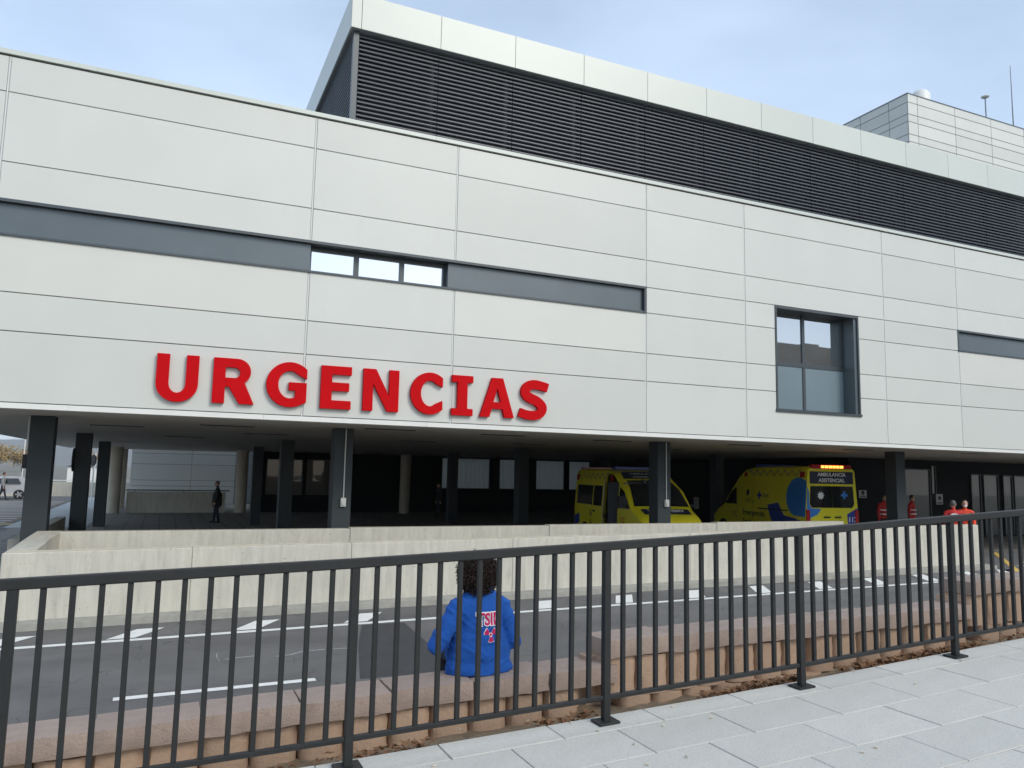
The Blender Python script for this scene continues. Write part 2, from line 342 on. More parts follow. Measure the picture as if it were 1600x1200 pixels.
while x < 17:                                                # edge line, in lengths that follow the slope
    mark('edge_line', [(x, 11.78), (x+2, 11.78), (x+2, 11.92), (x, 11.92)]); x += 2
for k in range(-4, 13):
    x0 = -.56+1.6*k; y1 = 12.58+.03*max(0, k); d = .62*(y1-11.985)
    mark('slanted_marking', [(x0, 11.985), (x0+.36, 11.985), (x0+.36+d, y1), (x0+d, y1)])
for x0 in (-6.7, -3.5, -.31, 11.5, 15):
    mark('lane_dash', [(x0, 8.90), (x0+2.0, 8.90), (x0+2.0, 9.02), (x0, 9.02)])
mark('dark_asphalt_area', [(2.15, 8.8), (3.12, 8.75), (3.4, 10.2), (3.5, 11.7), (2.85, 11.72), (2.5, 10.4)], 'patch', .003)  # irregular area darker than the asphalt around it
for pts in ([(.756, 10.62), (.745, 10.4), (.765, 10.2)], [(.83, 10.27), (.98, 10.30), (1.2, 10.32)], [(1.42, 10.2), (1.6, 10.22), (1.75, 10.34), (2.05, 10.36)], [(2.15, 10.34), (2.3, 10.32), (2.42, 10.27)]):
    p = [Vector((a, b, 0)) for a, b in pts]
    up = [(q.x, q.y+.022) for q in p]; dn = [(q.x+.012, q.y-.02) for q in p][::-1]
    mark('chalk_stroke', up+dn, 'chalk')
for i in range(5): mark('thin_line', [(20.6+i*1.0, 13.3+i*.55), (28, 13.3+i*.55), (28, 13.42+i*.55), (20.6+i*1.0, 13.42+i*.55)])
mark('yellow_line', [(19.2, 12.55), (19.35, 12.5), (23.8, 16.1), (23.6, 16.1)], 'ypaint', .008)
mark('give_way_block', [(18.3, 12.3), (19.1, 12.3), (19.9, 12.95), (19.1, 12.95)])
kb = MB(); seg = [-4.2, -2, 2, 6, 10, 14, 17, 19.2]
for a, b in zip(seg, seg[1:]): kb.add([(a, 12.98, zroad(a)-.05), (b, 12.98, zroad(b)-.05), (b, 13.26, zroad(b)-.05), (a, 13.26, zroad(a)-.05), (a, 13.0, zroad(a)+.09), (b, 13.0, zroad(b)+.09), (b, 13.26, zroad(b)+.11), (a, 13.26, zroad(a)+.11)], [(0, 3, 2, 1), (4, 5, 6, 7), (0, 1, 5, 4), (1, 2, 6, 5), (2, 3, 7, 6), (3, 0, 4, 7)])
obj('wall_kerb', kb, 'kerb', road)

# pavement: bed, slabs, soil strip
bed = MB(); xs = [-8, -4, -2, -.66, 1.03, 2.59, 4.19, 5.85, 9, 14, 20]
for a, b in zip(xs, xs[1:]): bed.add([(a, -12, zpav(a)-.02), (b, -12, zpav(b)-.02), (b, 4.40, zpav(b)-.02), (a, 4.40, zpav(a)-.02)], [(0, 1, 2, 3)])
pave = obj('pavement', bed, 'joints'); pave['kind'] = 'structure'
PX, PY, GAP = .70, .42, .006
slab_full = shared(cbox(PX-GAP, PY-GAP, .05, .003), 'slab_full', 'slab')
slab_edge = shared(cbox(PX-GAP, .25-GAP, .05, .003), 'slab_edge', 'slab')
for r_ in range(8):
    y1 = 4.42-.25 if r_ else 4.42; yc = 4.42-.125 if r_ == 0 else 4.17-PY*(r_-.5)
    for c in range(-3, 17):
        xc = 2.6+(c-3)*PX+(.35 if r_ % 2 == 0 else 0)+.35
        if xc < -1.2: continue
        sl_ = math.atan((zpav(xc+.3)-zpav(xc-.3))/.6)
        place('pavement_slab', slab_edge if r_ == 0 else slab_full, pave, (xc, yc, zpav(xc)-.05+rnd.uniform(-.0015, .0015)), (0, -sl_, 0))
sb = MB(); nx, ny = 90, 7
for i in range(nx+1):
    for j in range(ny+1):
        X = -3+16*i/nx; Y = 4.40+.62*j/ny
        sb.v.append((X, Y, zpav(X)-.028-.10*min(1, j/ny*1.7)+(rnd.uniform(-.012, .014) if 0 < j else 0)))
for i in range(nx):
    for j in range(ny): a = i*(ny+1)+j; sb.f.append((a, a+ny+1, a+ny+2, a+1))
obj('soil_strip', sb, 'soil', None, 60)['kind'] = 'structure'

# ------------------------------------------------------------------ block retaining wall
bw = empty('block_wall', (2.5, 4.95, zroad(2)), label='low stepped retaining wall of pinkish concrete blocks behind the railing', cat='wall')
def roughbox(dx, dy, dz, nx, ny, nz, jit, seed):
    q = random.Random(seed); idx = {}; mb = MB()
    def vid(i, j, k):
        if (i, j, k) not in idx:
            e = (i in (0, nx))+(j in (0, ny))+(k in (0, nz)); a = jit*(1.0 if e < 2 else 1.6)
            p = [dx*(i/nx-.5), dy*(j/ny-.5), dz*k/nz]
            if e >= 2:                                        # worn edges
                for t, (n_, m_) in enumerate(((i, nx), (j, ny), (k, nz))):
                    if n_ == 0: p[t] += .004
                    elif n_ == m_: p[t] -= .004
            p = [p[0]+q.uniform(-a, a), p[1]+q.uniform(-a, a)*(1.5 if j == 0 else 1), p[2]+q.uniform(-a, a)*(.35 if k == nz else 1)]
            idx[(i, j, k)] = len(mb.v); mb.v.append(tuple(p))
        return idx[(i, j, k)]
    for i in range(nx):
        for j in range(ny):
            mb.f.append((vid(i, j, 0), vid(i, j+1, 0), vid(i+1, j+1, 0), vid(i+1, j, 0))); mb.f.append((vid(i, j, nz), vid(i+1, j, nz), vid(i+1, j+1, nz), vid(i, j+1, nz)))
    for i in range(nx):
        for k in range(nz):
            mb.f.append((vid(i, 0, k), vid(i+1, 0, k), vid(i+1, 0, k+1), vid(i, 0, k+1))); mb.f.append((vid(i, ny, k), vid(i, ny, k+1), vid(i+1, ny, k+1), vid(i+1, ny, k)))
    for j in range(ny):
        for k in range(nz):
            mb.f.append((vid(0, j, k), vid(0, j, k+1), vid(0, j+1, k+1), vid(0, j+1, k))); mb.f.append((vid(nx, j, k), vid(nx, j+1, k), vid(nx, j+1, k+1), vid(nx, j, k+1)))
    return mb
cap_me = [shared(roughbox(.540, .34, .125, 9, 5, 3, .0022, 50+s), 'cap_stone', 'cap', 22) for s in range(4)]
def splitblock(seed):
    q = random.Random(seed); w_, h = .262, .27; mb = MB(); n = 6
    prof = [(-w_/2, .26), (-w_/2, .06), (-w_*.43, .022), (-w_*.28, .004), (w_*.25, .0), (w_*.42, .024), (w_/2, .06), (w_/2, .26)]
    for k in range(n+1):
        for (a, b) in prof: mb.v.append((a+q.uniform(-.003, .003), b+(q.uniform(-.006, .006) if b < .07 else 0), h*k/n))
    P = len(prof)
    for k in range(n):
        for i in range(P): mb.f.append((k*P+i, k*P+(i+1) % P, (k+1)*P+(i+1) % P, (k+1)*P+i))
    mb.f.append(tuple(range(P))[::-1]); mb.f.append(tuple(n*P+i for i in range(P))); return mb
blk_me = [shared(splitblock(80+s), 'split_block', 'block', 45) for s in range(4)]
sections = [(-3.0, 2.86, [( -3, .075), (-.6, .083), (.3, .112), (1.3, .146), (2.9, .17)]), (2.93, 6.74, [(2.8, .345), (4.6, .362), (6.7, .395)]), (6.74, 10.5, [(6.6, .60), (10.5, .68)])]
for si, (xa, xb, tab) in enumerate(sections):
    n = int(round((xb-xa)/.545)); first = .292-.2725
    x0 = xa+.27 if si else .292+.2725-.545*7
    for i in range(n+1):
        xc = x0+.545*i
        if xc+.27 > xb+.16: break
        zt = interp(xc, tab)
        place('cap_stone', cap_me[rnd.randrange(4)], bw, (xc, 4.97+rnd.uniform(-.012, .012), zt-.125+rnd.uniform(-.004, .004)), (rnd.uniform(-.006, .006), -.03+rnd.uniform(-.004, .004), rnd.uniform(-.006, .006)))
        for course in range(3):
            for hx in (-.136, .136):
                xx = xc+hx+(.136 if course % 2 else 0)
                if xx > xb: continue
                zb = zt-.128-.272*(course+1)-.004
                if zb+.27 < zpav(xx)-.16: continue
                place('split_block', blk_me[rnd.randrange(4)], bw, (xx, 4.845+rnd.uniform(-.012, .012)-(.015 if course else 0), zb), (0, 0, rnd.uniform(-.03, .03)))
core = MB()
for xa, xb, zt in ((-3, 2.8, .0), (2.86, 6.6, .2), (6.68, 10.5, .45)):
    core.box(xa, xb, 5.0, 5.12, -.9, zt)
obj('wall_core', core, 'block', bw)

# ------------------------------------------------------------------ railing
fen = empty('railing', (3.4, 4.3, zpav(3.4)), label='dark grey metal railing with upright bars along the pavement', cat='railing')
FY = 4.30; posts = [-2.2+1.6*k for k in range(8)]
def ztop(x): return zpav(x)+1.10
post_me = shared(cbox(.046, .046, 1.05, .003), 'post', 'fence'); plate_me = shared(cbox(.145, .12, .014, .003), 'foot_plate', 'fence')
for px in posts:
    p = place('post', post_me, fen, (px, FY, zpav(px)+.012))
    place('foot_plate', plate_me, p, (px, FY, zpav(px)+.001), (0, -math.atan(.045), 0))
for a, b in zip(posts, posts[1:]):
    za, zb_ = ztop(a), ztop(b)
    for nm, hgt, off, wd in (('top_rail', .052, -.052, .058), ('bottom_rail', .03, -.965, .03)):
        mb = MB(); h = wd/2; a2, b2 = (a, b) if nm == 'top_rail' else (a+.0225, b-.0225)
        z0, z1 = za+(zb_-za)*(a2-a)/(b-a)+off, za+(zb_-za)*(b2-a)/(b-a)+off; c = .006
        ring = [(-h, c), (-h, hgt-c), (-h+c, hgt), (h-c, hgt), (h, hgt-c), (h, c), (h-c, 0), (-h+c, 0)]
        mb.v += [(a2, FY+p, z0+q) for p, q in ring]+[(b2, FY+p, z1+q) for p, q in ring]
        mb.f += [(i, (i+1) % 8, 8+(i+1) % 8, 8+i) for i in range(8)]+[tuple(range(8))[::-1], tuple(range(8, 16))]
        obj(nm, mb, 'fence', fen)
    for k in range(1, 13):
        X = a+(b-a)*k/13; zt = za+(zb_-za)*k/13
        place('baluster', bpy.data.meshes.get('baluster') or shared(cbox(.0265, .0265, .884, .002), 'baluster', 'fence'), fen, (X, FY, zt-.936))

# dry leaves and litter along the foot of the railing
lf = MB(); q = random.Random(5)
def leaf(X, Y, z, s):
    a = q.uniform(0, 6.28); pts = []
    for i, rr in enumerate((1, .45, .85, .4, .95, .4, .8, .45)):
        t = a+i*math.pi/4; pts.append((X+s*rr*math.cos(t), Y+s*rr*math.sin(t)*.8, z+q.uniform(-.2, .5)*s))
    lf.add([(X, Y, z+.1*s)]+pts, [(0, i+1, (i+1) % 8+1) for i in range(8)])
for (xa, xb, n) in ((1.1, 1.55, 45), (2.2, 2.7, 40), (3.55, 4.35, 170), (4.9, 6.3, 330), (6.3, 8, 60), (-.5, 1, 25)):
    for i in range(n):
        X = q.uniform(xa, xb); Y = 4.47+abs(q.gauss(0, .08))-.02; leaf(X, min(Y, 4.75), zpav(X)-.028-.10*min(1, (min(Y, 4.75)-4.40)/.62*1.7)+q.uniform(.015, .06), q.uniform(.015, .06))
tag(obj('leaf_litter', lf, 'litter'), 'dry brown leaves and scraps gathered along the foot of the railing', 'leaves', kind='stuff')
bt = MB()
for i in range(22):
    X = q.choice([q.uniform(2.1, 2.75), q.uniform(.9, 7), q.uniform(1.5, 6)]); Y = q.uniform(4.05, 4.6) if i % 3 else q.uniform(3.2, 4.4); a = q.uniform(0, 3.1); z = zpav(X)+(.006 if Y < 4.42 else .012)
    bt.tube([(X, Y, z), (X+.022*math.cos(a), Y+.022*math.sin(a), z+.001)], .0042, 6)
tag(obj('cigarette_ends', bt, 'butt'), 'scattered pale cigarette ends on the slabs and soil by the railing', 'litter', kind='stuff')

# ------------------------------------------------------------------ concrete ramp walls
cw = empty('concrete_wall', (8, 14.5, -.8), label='long raw concrete parapet wall with a rounded end beside the road', cat='wall')
def ztf(x): return .212+.0103*(x+2)
mb = MB()
xs = [-2.0, .5, 3, 6, 10, 14, 18.97]
front = []
for a, b in zip(xs, xs[1:]):
    s_ = MB(); a2, b2 = a+.0015, b-.0015
    s_.add([(a2, 13.25, zroad(a)-.1), (b2, 13.25, zroad(b)-.1), (b2, 13.53, zroad(b)-.1), (a2, 13.53, zroad(a)-.1), (a2, 13.25, ztf(a)), (b2, 13.25, ztf(b)), (b2, 13.53, ztf(b)), (a2, 13.53, ztf(a))],
           [(0, 3, 2, 1), (4, 5, 6, 7), (0, 1, 5, 4), (1, 2, 6, 5), (2, 3, 7, 6), (3, 0, 4, 7)])
    o = obj('front_wall_section', s_, 'concrete', cw)
    bv = o.modifiers.new('b', 'BEVEL'); bv.width = .012; bv.segments = 2
    cp = MB().add([(a2+.003, 13.262, ztf(a)+.002), (b2-.003, 13.262, ztf(b)+.002), (b2-.003, 13.518, ztf(b)+.002), (a2+.003, 13.518, ztf(a)+.002)], [(0, 1, 2, 3)])
    obj('wall_top', cp, 'conccap', o)
for a, b in ((-1.62, 3.6), (3.6, 8.2), (8.2, 13), (13, 17.4)):
    s_ = MB().box(a+.004, b-.004, 16.1, 16.36, -.9, .285+.004*(a+2)); o = obj('back_wall_section', s_, 'concrete', cw); bv = o.modifiers.new('b', 'BEVEL'); bv.width = .012; bv.segments = 2
mb = MB(); n = 9                                             # rounded end between the two walls
for i in range(n+1):
    t = i/n; Y = 13.24+3.12*t; bend = .16*max(0, (t-.55)/.45)**2; zt = .206+.085*t**1.6
    mb.v += [(-2.03-.0+bend*.2, Y, -1.0), (-2.03+bend*.2, Y, zt), (-1.66+bend*.4, Y, zt), (-1.66+bend*.4, Y, -1.0)]
for i in range(n):
    for k in range(4): mb.f.append((i*4+k, i*4+(k+1) % 4, i*4+4+(k+1) % 4, i*4+4+k))
mb.f += [(0, 1, 2, 3), (n*4+3, n*4+2, n*4+1, n*4)]
o = obj('end_wall', mb, 'concrete', cw); bv = o.modifiers.new('b', 'BEVEL'); bv.width = .012; bv.segments = 2

# ------------------------------------------------------------------ hospital building
H = empty('hospital_building', (9, 14.65, FL), label='white panelled hospital wing raised on dark columns above an ambulance bay', cat='building')
FYP = 14.65; XR = 46.0
seams = [-4.6, -2.78, 2.28, 5.20, 9.87, 12.75, 17.5, 20.45, 25.2, 28.1, 32.8, 35.7, 40.4, 43.3, 46]
lev = [2.47, 3.63, 4.27, 5.21, 5.81, 6.45, 7.65, 8.27]
box_ = MB().box(-4.58, XR, FYP+.55, 48, 2.45, 8.28); obj('upper_storey_core', box_, 'backing', H)
bk = MB()                                                    # backing sheet behind the panels, cut round the openings
def inband(a, b): return b <= 9.9 or a >= 20.4
for a, b in zip(seams, seams[1:]):
    for z0, z1 in zip(lev, lev[1:]):
        if z0 == 5.21 and inband(a, b): continue
        if a == 12.75 and 3.6 < z1 <= 5.9:
            bk.box(a, 13.70, FYP+.055, FYP+.5, z0, z1); bk.box(16.53, b, FYP+.055, FYP+.5, z0, z1)
            if z0 == 2.47: bk.box(13.70, 16.53, FYP+.055, FYP+.5, z0, 3.15)
            continue
        bk.box(a, b, FYP+.055, FYP+.5, z0, z1)
obj('panel_backing', bk, 'backing', H)
def panel(poly, y=FYP, parent=H, m_='panel', name='facade_panel', t=.045):
    o = obj(name, MB().prism([(x, y, z) for x, z in poly], (0, t, 0)), m_, parent)
    bv = o.modifiers.new('b', 'BEVEL'); bv.width = .004; bv.segments = 1; bv.limit_method = 'ANGLE'; return o
for a, b in zip(seams, seams[1:]):
    xa, xb = a+.020, b-.020
    for z0, z1 in zip(lev, lev[1:]):
        za, zb_ = z0+.007, z1-.007
        if z0 == 5.21 and inband(a, b): continue
        if a == 12.75 and z0 in (3.63, 4.27, 5.21):
            for (p, q_) in ((xa, 13.69), (16.54, xb)): panel([(p, za), (q_, za), (q_, zb_), (p, zb_)])
        elif a == 12.75 and z0 == 2.47: panel([(xa, za), (xb, za), (xb, zb_), (16.54, zb_), (16.54, 3.14), (13.69, 3.14), (13.69, zb_), (xa, zb_)])
        else: panel([(xa, za), (xb, za), (xb, zb_), (xa, zb_)], m_='panelw' if (z0 == 4.27 and (a in (-4.6, -2.78, 5.20, 20.45))) else 'panel')
for s in seams[1:-1]:
    for z0, z1 in ((2.47, 5.21), (5.81, 8.27)) if (s < 9.9 or s > 20.4) and s not in (9.87, 20.45) else ((2.47, 8.27),):
        obj('joint_strip', MB().box(s-.014, s+.014, FYP+.008, FYP+.054, z0, z1), 'joint', H)
x = -4.6
while x < XR:
    obj('coping', MB().box(x, min(x+3.1, XR)-.004, FYP-.035, FYP+.45, 8.295, 8.375), 'fascia', H)
    obj('bottom_trim', MB().box(x, min(x+3.1, XR)-.003, FYP-.012, FYP+.3, 2.374, 2.463), 'trimw', H); x += 3.1
obj('soffit', MB().box(-4.6, XR, FYP+.302, 48, 2.378, 2.44), 'soffit', H)
obj('soffit_edge', MB().box(-4.66, -4.602, FYP, 48, 2.36, 8.3), 'trimw', H)
sl_me = shared(MB().box(-.55, .55, -.06, .06, -.012, .0), 'ceiling_slot', 'black')
for (X, Y) in ((1.2, 17.5), (4.4, 16.2), (7.2, 16.6), (10.5, 17.1), (14.3, 16.5), (18.5, 16.5), (22.7, 15.9), (2.4, 21), (6.8, 22), (10, 21), (-1, 19.5), (15, 21), (0.5, 25)):
    place('ceiling_slot', sl_me, H, (X, Y, 2.377))
# recessed dark bands with their windows
def band(xa, xb, wins):
    t = .05
    for nm, bx in (('band_frame', (xa, xb, FYP-.02, FYP+.34, 5.77, 5.822)), ('band_frame', (xa, xb, FYP-.03, FYP+.34, 5.198, 5.235)), ('band_frame', (xa, xa+.05, FYP-.015, FYP+.34, 5.236, 5.769)), ('band_frame', (xb-.05, xb, FYP-.015, FYP+.34, 5.236, 5.769))):
        obj(nm, MB().box(*bx), 'frame', H)
    cuts = [xa+.05]+[v for w_ in wins for v in w_]+[xb-.05]
    for i in range(0, len(cuts), 2):
        a, b = cuts[i], cuts[i+1]; o = obj('band_panel', MB().box(a+.002, b-.002, FYP+.075, FYP+.33, 5.262, 5.765), 'greymetal', H)
        obj('lower_lip', MB().box(a+.002, b-.002, FYP+.02, FYP+.33, 5.2355, 5.2605), 'greymetal', o)
    for (a, b) in wins:
        wn = obj('window', MB().box(a, b, FYP+.26, FYP+.335, 5.2355, 5.285).box(a, b, FYP+.26, FYP+.335, 5.71, 5.768), 'frame', H)
        n = 3; st = (b-a)/n
        for i in range(n+1): obj('mullion', MB().box(max(a, a+i*st-.05), min(b, a+i*st+.05), FYP+.255, FYP+.336, 5.286, 5.709), 'frame', wn)
        for i in range(n): obj('pane', MB().box(a+i*st+.045, a+(i+1)*st-.045, FYP+.285, FYP+.30, 5.285, 5.71), 'mirror', wn)
band(-4.6, 9.87, [(2.30, 5.08)])
band(20.43, XR, [(30, 33)])
# large four-pane window
wx0, wx1, wz0, wz1 = 13.70, 16.53, 3.15, 5.79
wn = obj('window', MB().box(wx0-.01, wx1+.01, FYP-.02, FYP+.46, wz1-.05, wz1+.012).box(wx0-.03, wx1+.03, FYP-.04, FYP+.46, wz0-.015, wz0+.045).box(wx0-.01, wx0+.04, FYP-.018, FYP+.46, wz0+.046, wz1-.051).box(wx1-.04, wx1+.01, FYP-.018, FYP+.46, wz0+.046, wz1-.051), 'frame', H)
gy = FYP+.40; xm = (wx0+wx1)/2-.12; zm = 4.42; xr = wx1-.14
obj('reveal', MB().box(xr, wx1-.0405, FYP+.02, gy+.05, wz0+.047, wz1-.052), 'greymetal', wn)
for bx in ((wx0+.041, xr-.001, gy-.02, gy+.05, zm-.055, zm+.055), (xm-.045, xm+.045, gy-.022, gy+.05, wz0+.11, zm-.056), (xm-.045, xm+.045, gy-.022, gy+.05, zm+.056, wz1-.052), (wx0+.041, xr-.001, gy-.02, gy+.05, wz0+.046, wz0+.109), (wx0+.041, wx0+.09, gy-.021, gy+.05, zm+.056, wz1-.052), (xr-.07, xr-.001, gy-.021, gy+.05, zm+.056, wz1-.052)):
    obj('mullion', MB().box(*bx), 'frame', wn)
for (a, b) in ((wx0+.091, xm-.046), (xm+.046, xr-.071)): obj('pane', MB().box(a, b, gy+.01, gy+.02, zm+.056, wz1-.052), 'wglass', wn)
for (a, b) in ((wx0+.042, xm-.046), (xm+.046, xr-.002)): obj('frosted_pane', MB().box(a, b, gy+.0, gy+.02, wz0+.111, zm-.057), 'frost', wn)
# roof penthouse with louvres
PYF = 15.5; px0 = 3.02; zb0, zt0 = 10.83, 11.61
obj('penthouse_core', MB().box(px0+.36, XR, PYF+.40, 30, 8.3, 11.3), 'backing', H)
obj('penthouse_roof', MB().box(px0+.1, XR, PYF+.06, 30, 11.32, 11.55), 'roofw', H)
obj('penthouse_soffit', MB().box(px0+.02, XR, PYF+.042, 30, 10.835, 10.86), 'greywall', H)
fs = [px0, px0+.22, 5.02, 6.84, 8.66, 10.49, 12.32, 14.15, 16.0, 17.85, 19.7, 21.55, 23.4, 25.25, 27.1, 31, 36, 41, 46]
for a, b in zip(fs, fs[1:]): panel([(a+.004, zb0), (b-.004, zb0), (b-.004, zt0), (a+.004, zt0)], PYF, H, 'fascia', 'fascia_panel', .04)
ys = [PYF+.042, 17.4, 19.3, 21.2, 25, 30]
for a, b in zip(ys, ys[1:]): obj('fascia_panel', MB().box(px0, px0+.04, a+.003, b-.003, zb0, zt0), 'fascia', H)
LY = PYF+.14; pitch = .098
prof = [(.004, .0), (0, .016), (.004, .034), (.05, .072), (.06, .070), (.018, .03), (.014, .0)]
def slat(length, axis):
    mb = MB()
    if axis == 'x': mb.prism([(-length/2, y, z) for y, z in prof], (length, 0, 0))
    else: mb.prism([(y, -length/2, z) for y, z in prof], (0, length, 0))
    return shared(mb, 'slat', 'louver')
def louvre_bay(a, b, z0=8.45, n=24):
    by = obj('louver_bay', MB().box(a+.001, a+.014, LY+.06, LY+.09, z0, zb0+.004).box(a+.015, b-.001, LY+.20, LY+.22, z0, zb0+.004), 'louver', H)
    me = slat(b-a-.016, 'x')
    for i in range(n):
        zz = z0+.02+i*pitch
        if zz > zb0-.06 or zz < 8.78: continue
        place('slat', me, by, ((a+b)/2+.007, LY, zz))
lb = [px0+.205]+fs[2:15]
for a, b in zip(lb[:12], lb[1:13]): louvre_bay(a, b)
rest = MB()
for i in range(24):
    zz = 8.47+i*pitch
    if zz < zb0-.06: rest.prism([(lb[12], LY+y, zz+z) for y, z in prof], (XR-lb[12], 0, 0))
tag(obj('louver_slats', rest, 'louver', H), kind='stuff')
obj('corner_post', MB().box(px0+.09, px0+.205, LY-.02, LY+.10, 8.3, zb0+.003), 'frame', H)
sx = px0+.105
for (a, b) in ((LY+.12, 18.0), (18.0, 20.6)):
    by = obj('louver_bay', MB().box(sx+.2, sx+.22, a, b, 8.3, zb0+.003), 'louver', H); me = slat(b-a-.03, 'y')
    for i in range(24):
        zz = 8.47+i*pitch
        if 8.78 < zz < zb0-.06: place('slat', me, by, (sx, (a+b)/2, zz))
# columns
col_me = shared(cbox(.40, .40, 2.378-FL-.004, .008), 'column', 'column')
cols = [(-2.09, 16.8), (3.5, 16.8), (11.74, 16.8), (20.33, 16.8), (28.9, 16.8), (-2.1, 25.1), (3.5, 25.0), (11.6, 25.0), (20.2, 25.0), (-2.09, 33.4), (3.55, 33.6), (12.1, 33.6), (20.2, 33.6)]
colobj = []
for (X, Y) in cols: colobj.append(place('column', col_me, H, (X, Y, FL+.002)))
for i, X in ((1, 3.5), (2, 11.76)):
    obj('conduit', MB().tube([(X+.03, 16.578, 2.36), (X+.03, 16.578, .9)], .013, 6), 'plastic', H)
    obj('socket_box', MB().box(X-.03, X+.08, 16.53, 16.598, .72, .90).box(X-.01, X+.06, 16.50, 16.529, .75, .82), 'plastic', H)
obj('conduit', MB().tube([(-2.31, 16.7, 2.36), (-2.31, 16.7, 1.70)], .022, 6), 'plastic', H)
obj('wall_speaker', MB().box(-2.37, -2.295, 16.66, 16.76, 1.40, 1.66), 'black', H)
obj('round_plate', MB().tube([(-2.305, 25.05, 1.62), (-2.345, 25.05, 1.62)], .33, 20), 'black', H)
rc = MB()
rcm = shared(MB().tube([(0, 0, 0), (0, 0, 2.378-FL-.004)], .29, 24), 'round_column', 'roundcol', 40)
for (X, Y) in ((-2.1, 42.2), (-2.1, 47.5), (3.75, 42.6), (12.2, 41.5)): place('round_column', rcm, H, (X, Y, FL+.002))
# rear wall of the bay: dark cladding with strips of profiled glass, glazed doors, and the entrance box
opn = [(5.0, 6.9, .1, 2.0), (7.1, 9.6, .1, 2.0), (14.8, 17.85, .5, 2.32), (18.45, 20.3, .5, 2.32), (20.9, 22.9, .5, 2.32), (23.2, 25.6, .5, 2.32), (26.0, 29, .5, 2.32)]
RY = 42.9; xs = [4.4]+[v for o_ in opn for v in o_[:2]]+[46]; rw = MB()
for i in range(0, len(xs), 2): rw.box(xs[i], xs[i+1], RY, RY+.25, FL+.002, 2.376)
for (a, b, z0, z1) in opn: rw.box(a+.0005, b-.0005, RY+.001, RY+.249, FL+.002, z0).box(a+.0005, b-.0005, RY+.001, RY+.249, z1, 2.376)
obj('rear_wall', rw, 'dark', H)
for k, (a, b, z0, z1) in enumerate(opn):
    wn = obj('window', MB().box(a, b, RY+.08, RY+.16, z0, z0+.05).box(a, b, RY+.08, RY+.16, z1-.05, z1).box(a, a+.05, RY+.08, RY+.16, z0+.051, z1-.051).box(b-.05, b, RY+.08, RY+.16, z0+.051, z1-.051), 'frame', H)
    if k < 2:
        obj('pane', MB().box(a+.05, b-.05, RY+.11, RY+.12, z0+.05, z1-.05), 'dglass', wn)
        obj('mullion', MB().box((a+b)/2-.03, (a+b)/2+.03, RY+.075, RY+.155, z0+.051, z1-.051), 'frame', wn)
    else:
        n = int((b-a)/.26); st = (b-a-.1)/n
        for i in range(n): obj('glass_plank', MB().box(a+.05+i*st+.008, a+.05+(i+1)*st-.008, RY+.10, RY+.115, z0+.05, z1-.05), 'uglass', wn)
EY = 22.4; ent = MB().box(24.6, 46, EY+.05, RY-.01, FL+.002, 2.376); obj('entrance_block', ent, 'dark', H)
for (a, b, z0, z1) in ((27.0, 29.1, FL+.05, 1.96), (29.25, 29.45, 1.0, 2.1), (31.7, 32.25, FL+.05, 1.8), (32.5, 33.4, FL+.05, 1.8), (33.8, 34.35, FL+.05, 1.78), (34.55, 37, FL+.05, 1.78)):
    wn = obj('window', MB().box(a-.04, b+.04, EY-.02, EY+.049, z1, z1+.05).box(a-.04, a, EY-.02, EY+.049, z0, z1).box(b, b+.04, EY-.02, EY+.049, z0, z1), 'frame', H)
    obj('pane', MB().box(a, b, EY+.02, EY+.035, z0, z1-.001), 'dglass', wn)
# roof parapet of the tower behind
T = empty('hospital_tower', (75, 55, -.9), label='tall pale panelled block rising behind the louvred roof at the right', cat='building')
tx, ty, tz = 58.95, 46.0, 36.2
obj('tower_core', MB().box(tx+.05, 110, ty+.05, 70, -.9, tz-.05), 'backing', T)
tl = [tz-.8*0, tz-.8, tz-1.92, tz-2.62, tz-3.80, tz-4.5, tz-5.7, tz-6.4, tz-7.6, -.9]
txs = [tx, tx+1.25, 65.2, 70.3, 75.2, 80, 85, 90, 100, 110]
for a, b in zip(txs, txs[1:]):
    for z1, z0 in zip(tl, tl[1:]): obj('facade_panel', MB().box(a+.03, b-.03, ty, ty+.045, z0+.03, z1-.03), 'panel', T)
tys = [ty+.05, 48.0, 51.2, 56, 61, 70]
for a, b in zip(tys, tys[1:]):
    for z1, z0 in zip(tl, tl[1:]): obj('facade_panel', MB().box(tx, tx+.045, a+.03, b-.03, z0+.03, z1-.03), 'panel', T)
obj('roof_edge', MB().box(tx-.04, 110, ty-.04, ty+.3, tz-.02, tz+.06).box(tx-.04, tx+.3, ty+.301, 70, tz-.02, tz+.06), 'greymetal', T)
obj('roof_vent', MB().tube([(64.6, 49, tz-.04), (64.6, 49, 38.7), (64.6, 49, 39.0)], [.85, .85, .6], 20), 'trimw', T, 40)
mast = obj('lightning_mast', MB().tube([(72.7, 48, tz-.04), (72.7, 48, 39.8)], .06, 8), 'greymetal', T)
obj('mast_head', MB().ell((72.7, 48, 39.9), (.40, .40, .14), 12, 6), 'trimw', mast)
obj('antenna_mast', MB().tube([(76.1, 47.5, tz-.04), (76.1, 47.5, 43.8)], [.07, .03], 8), 'greymetal', T)
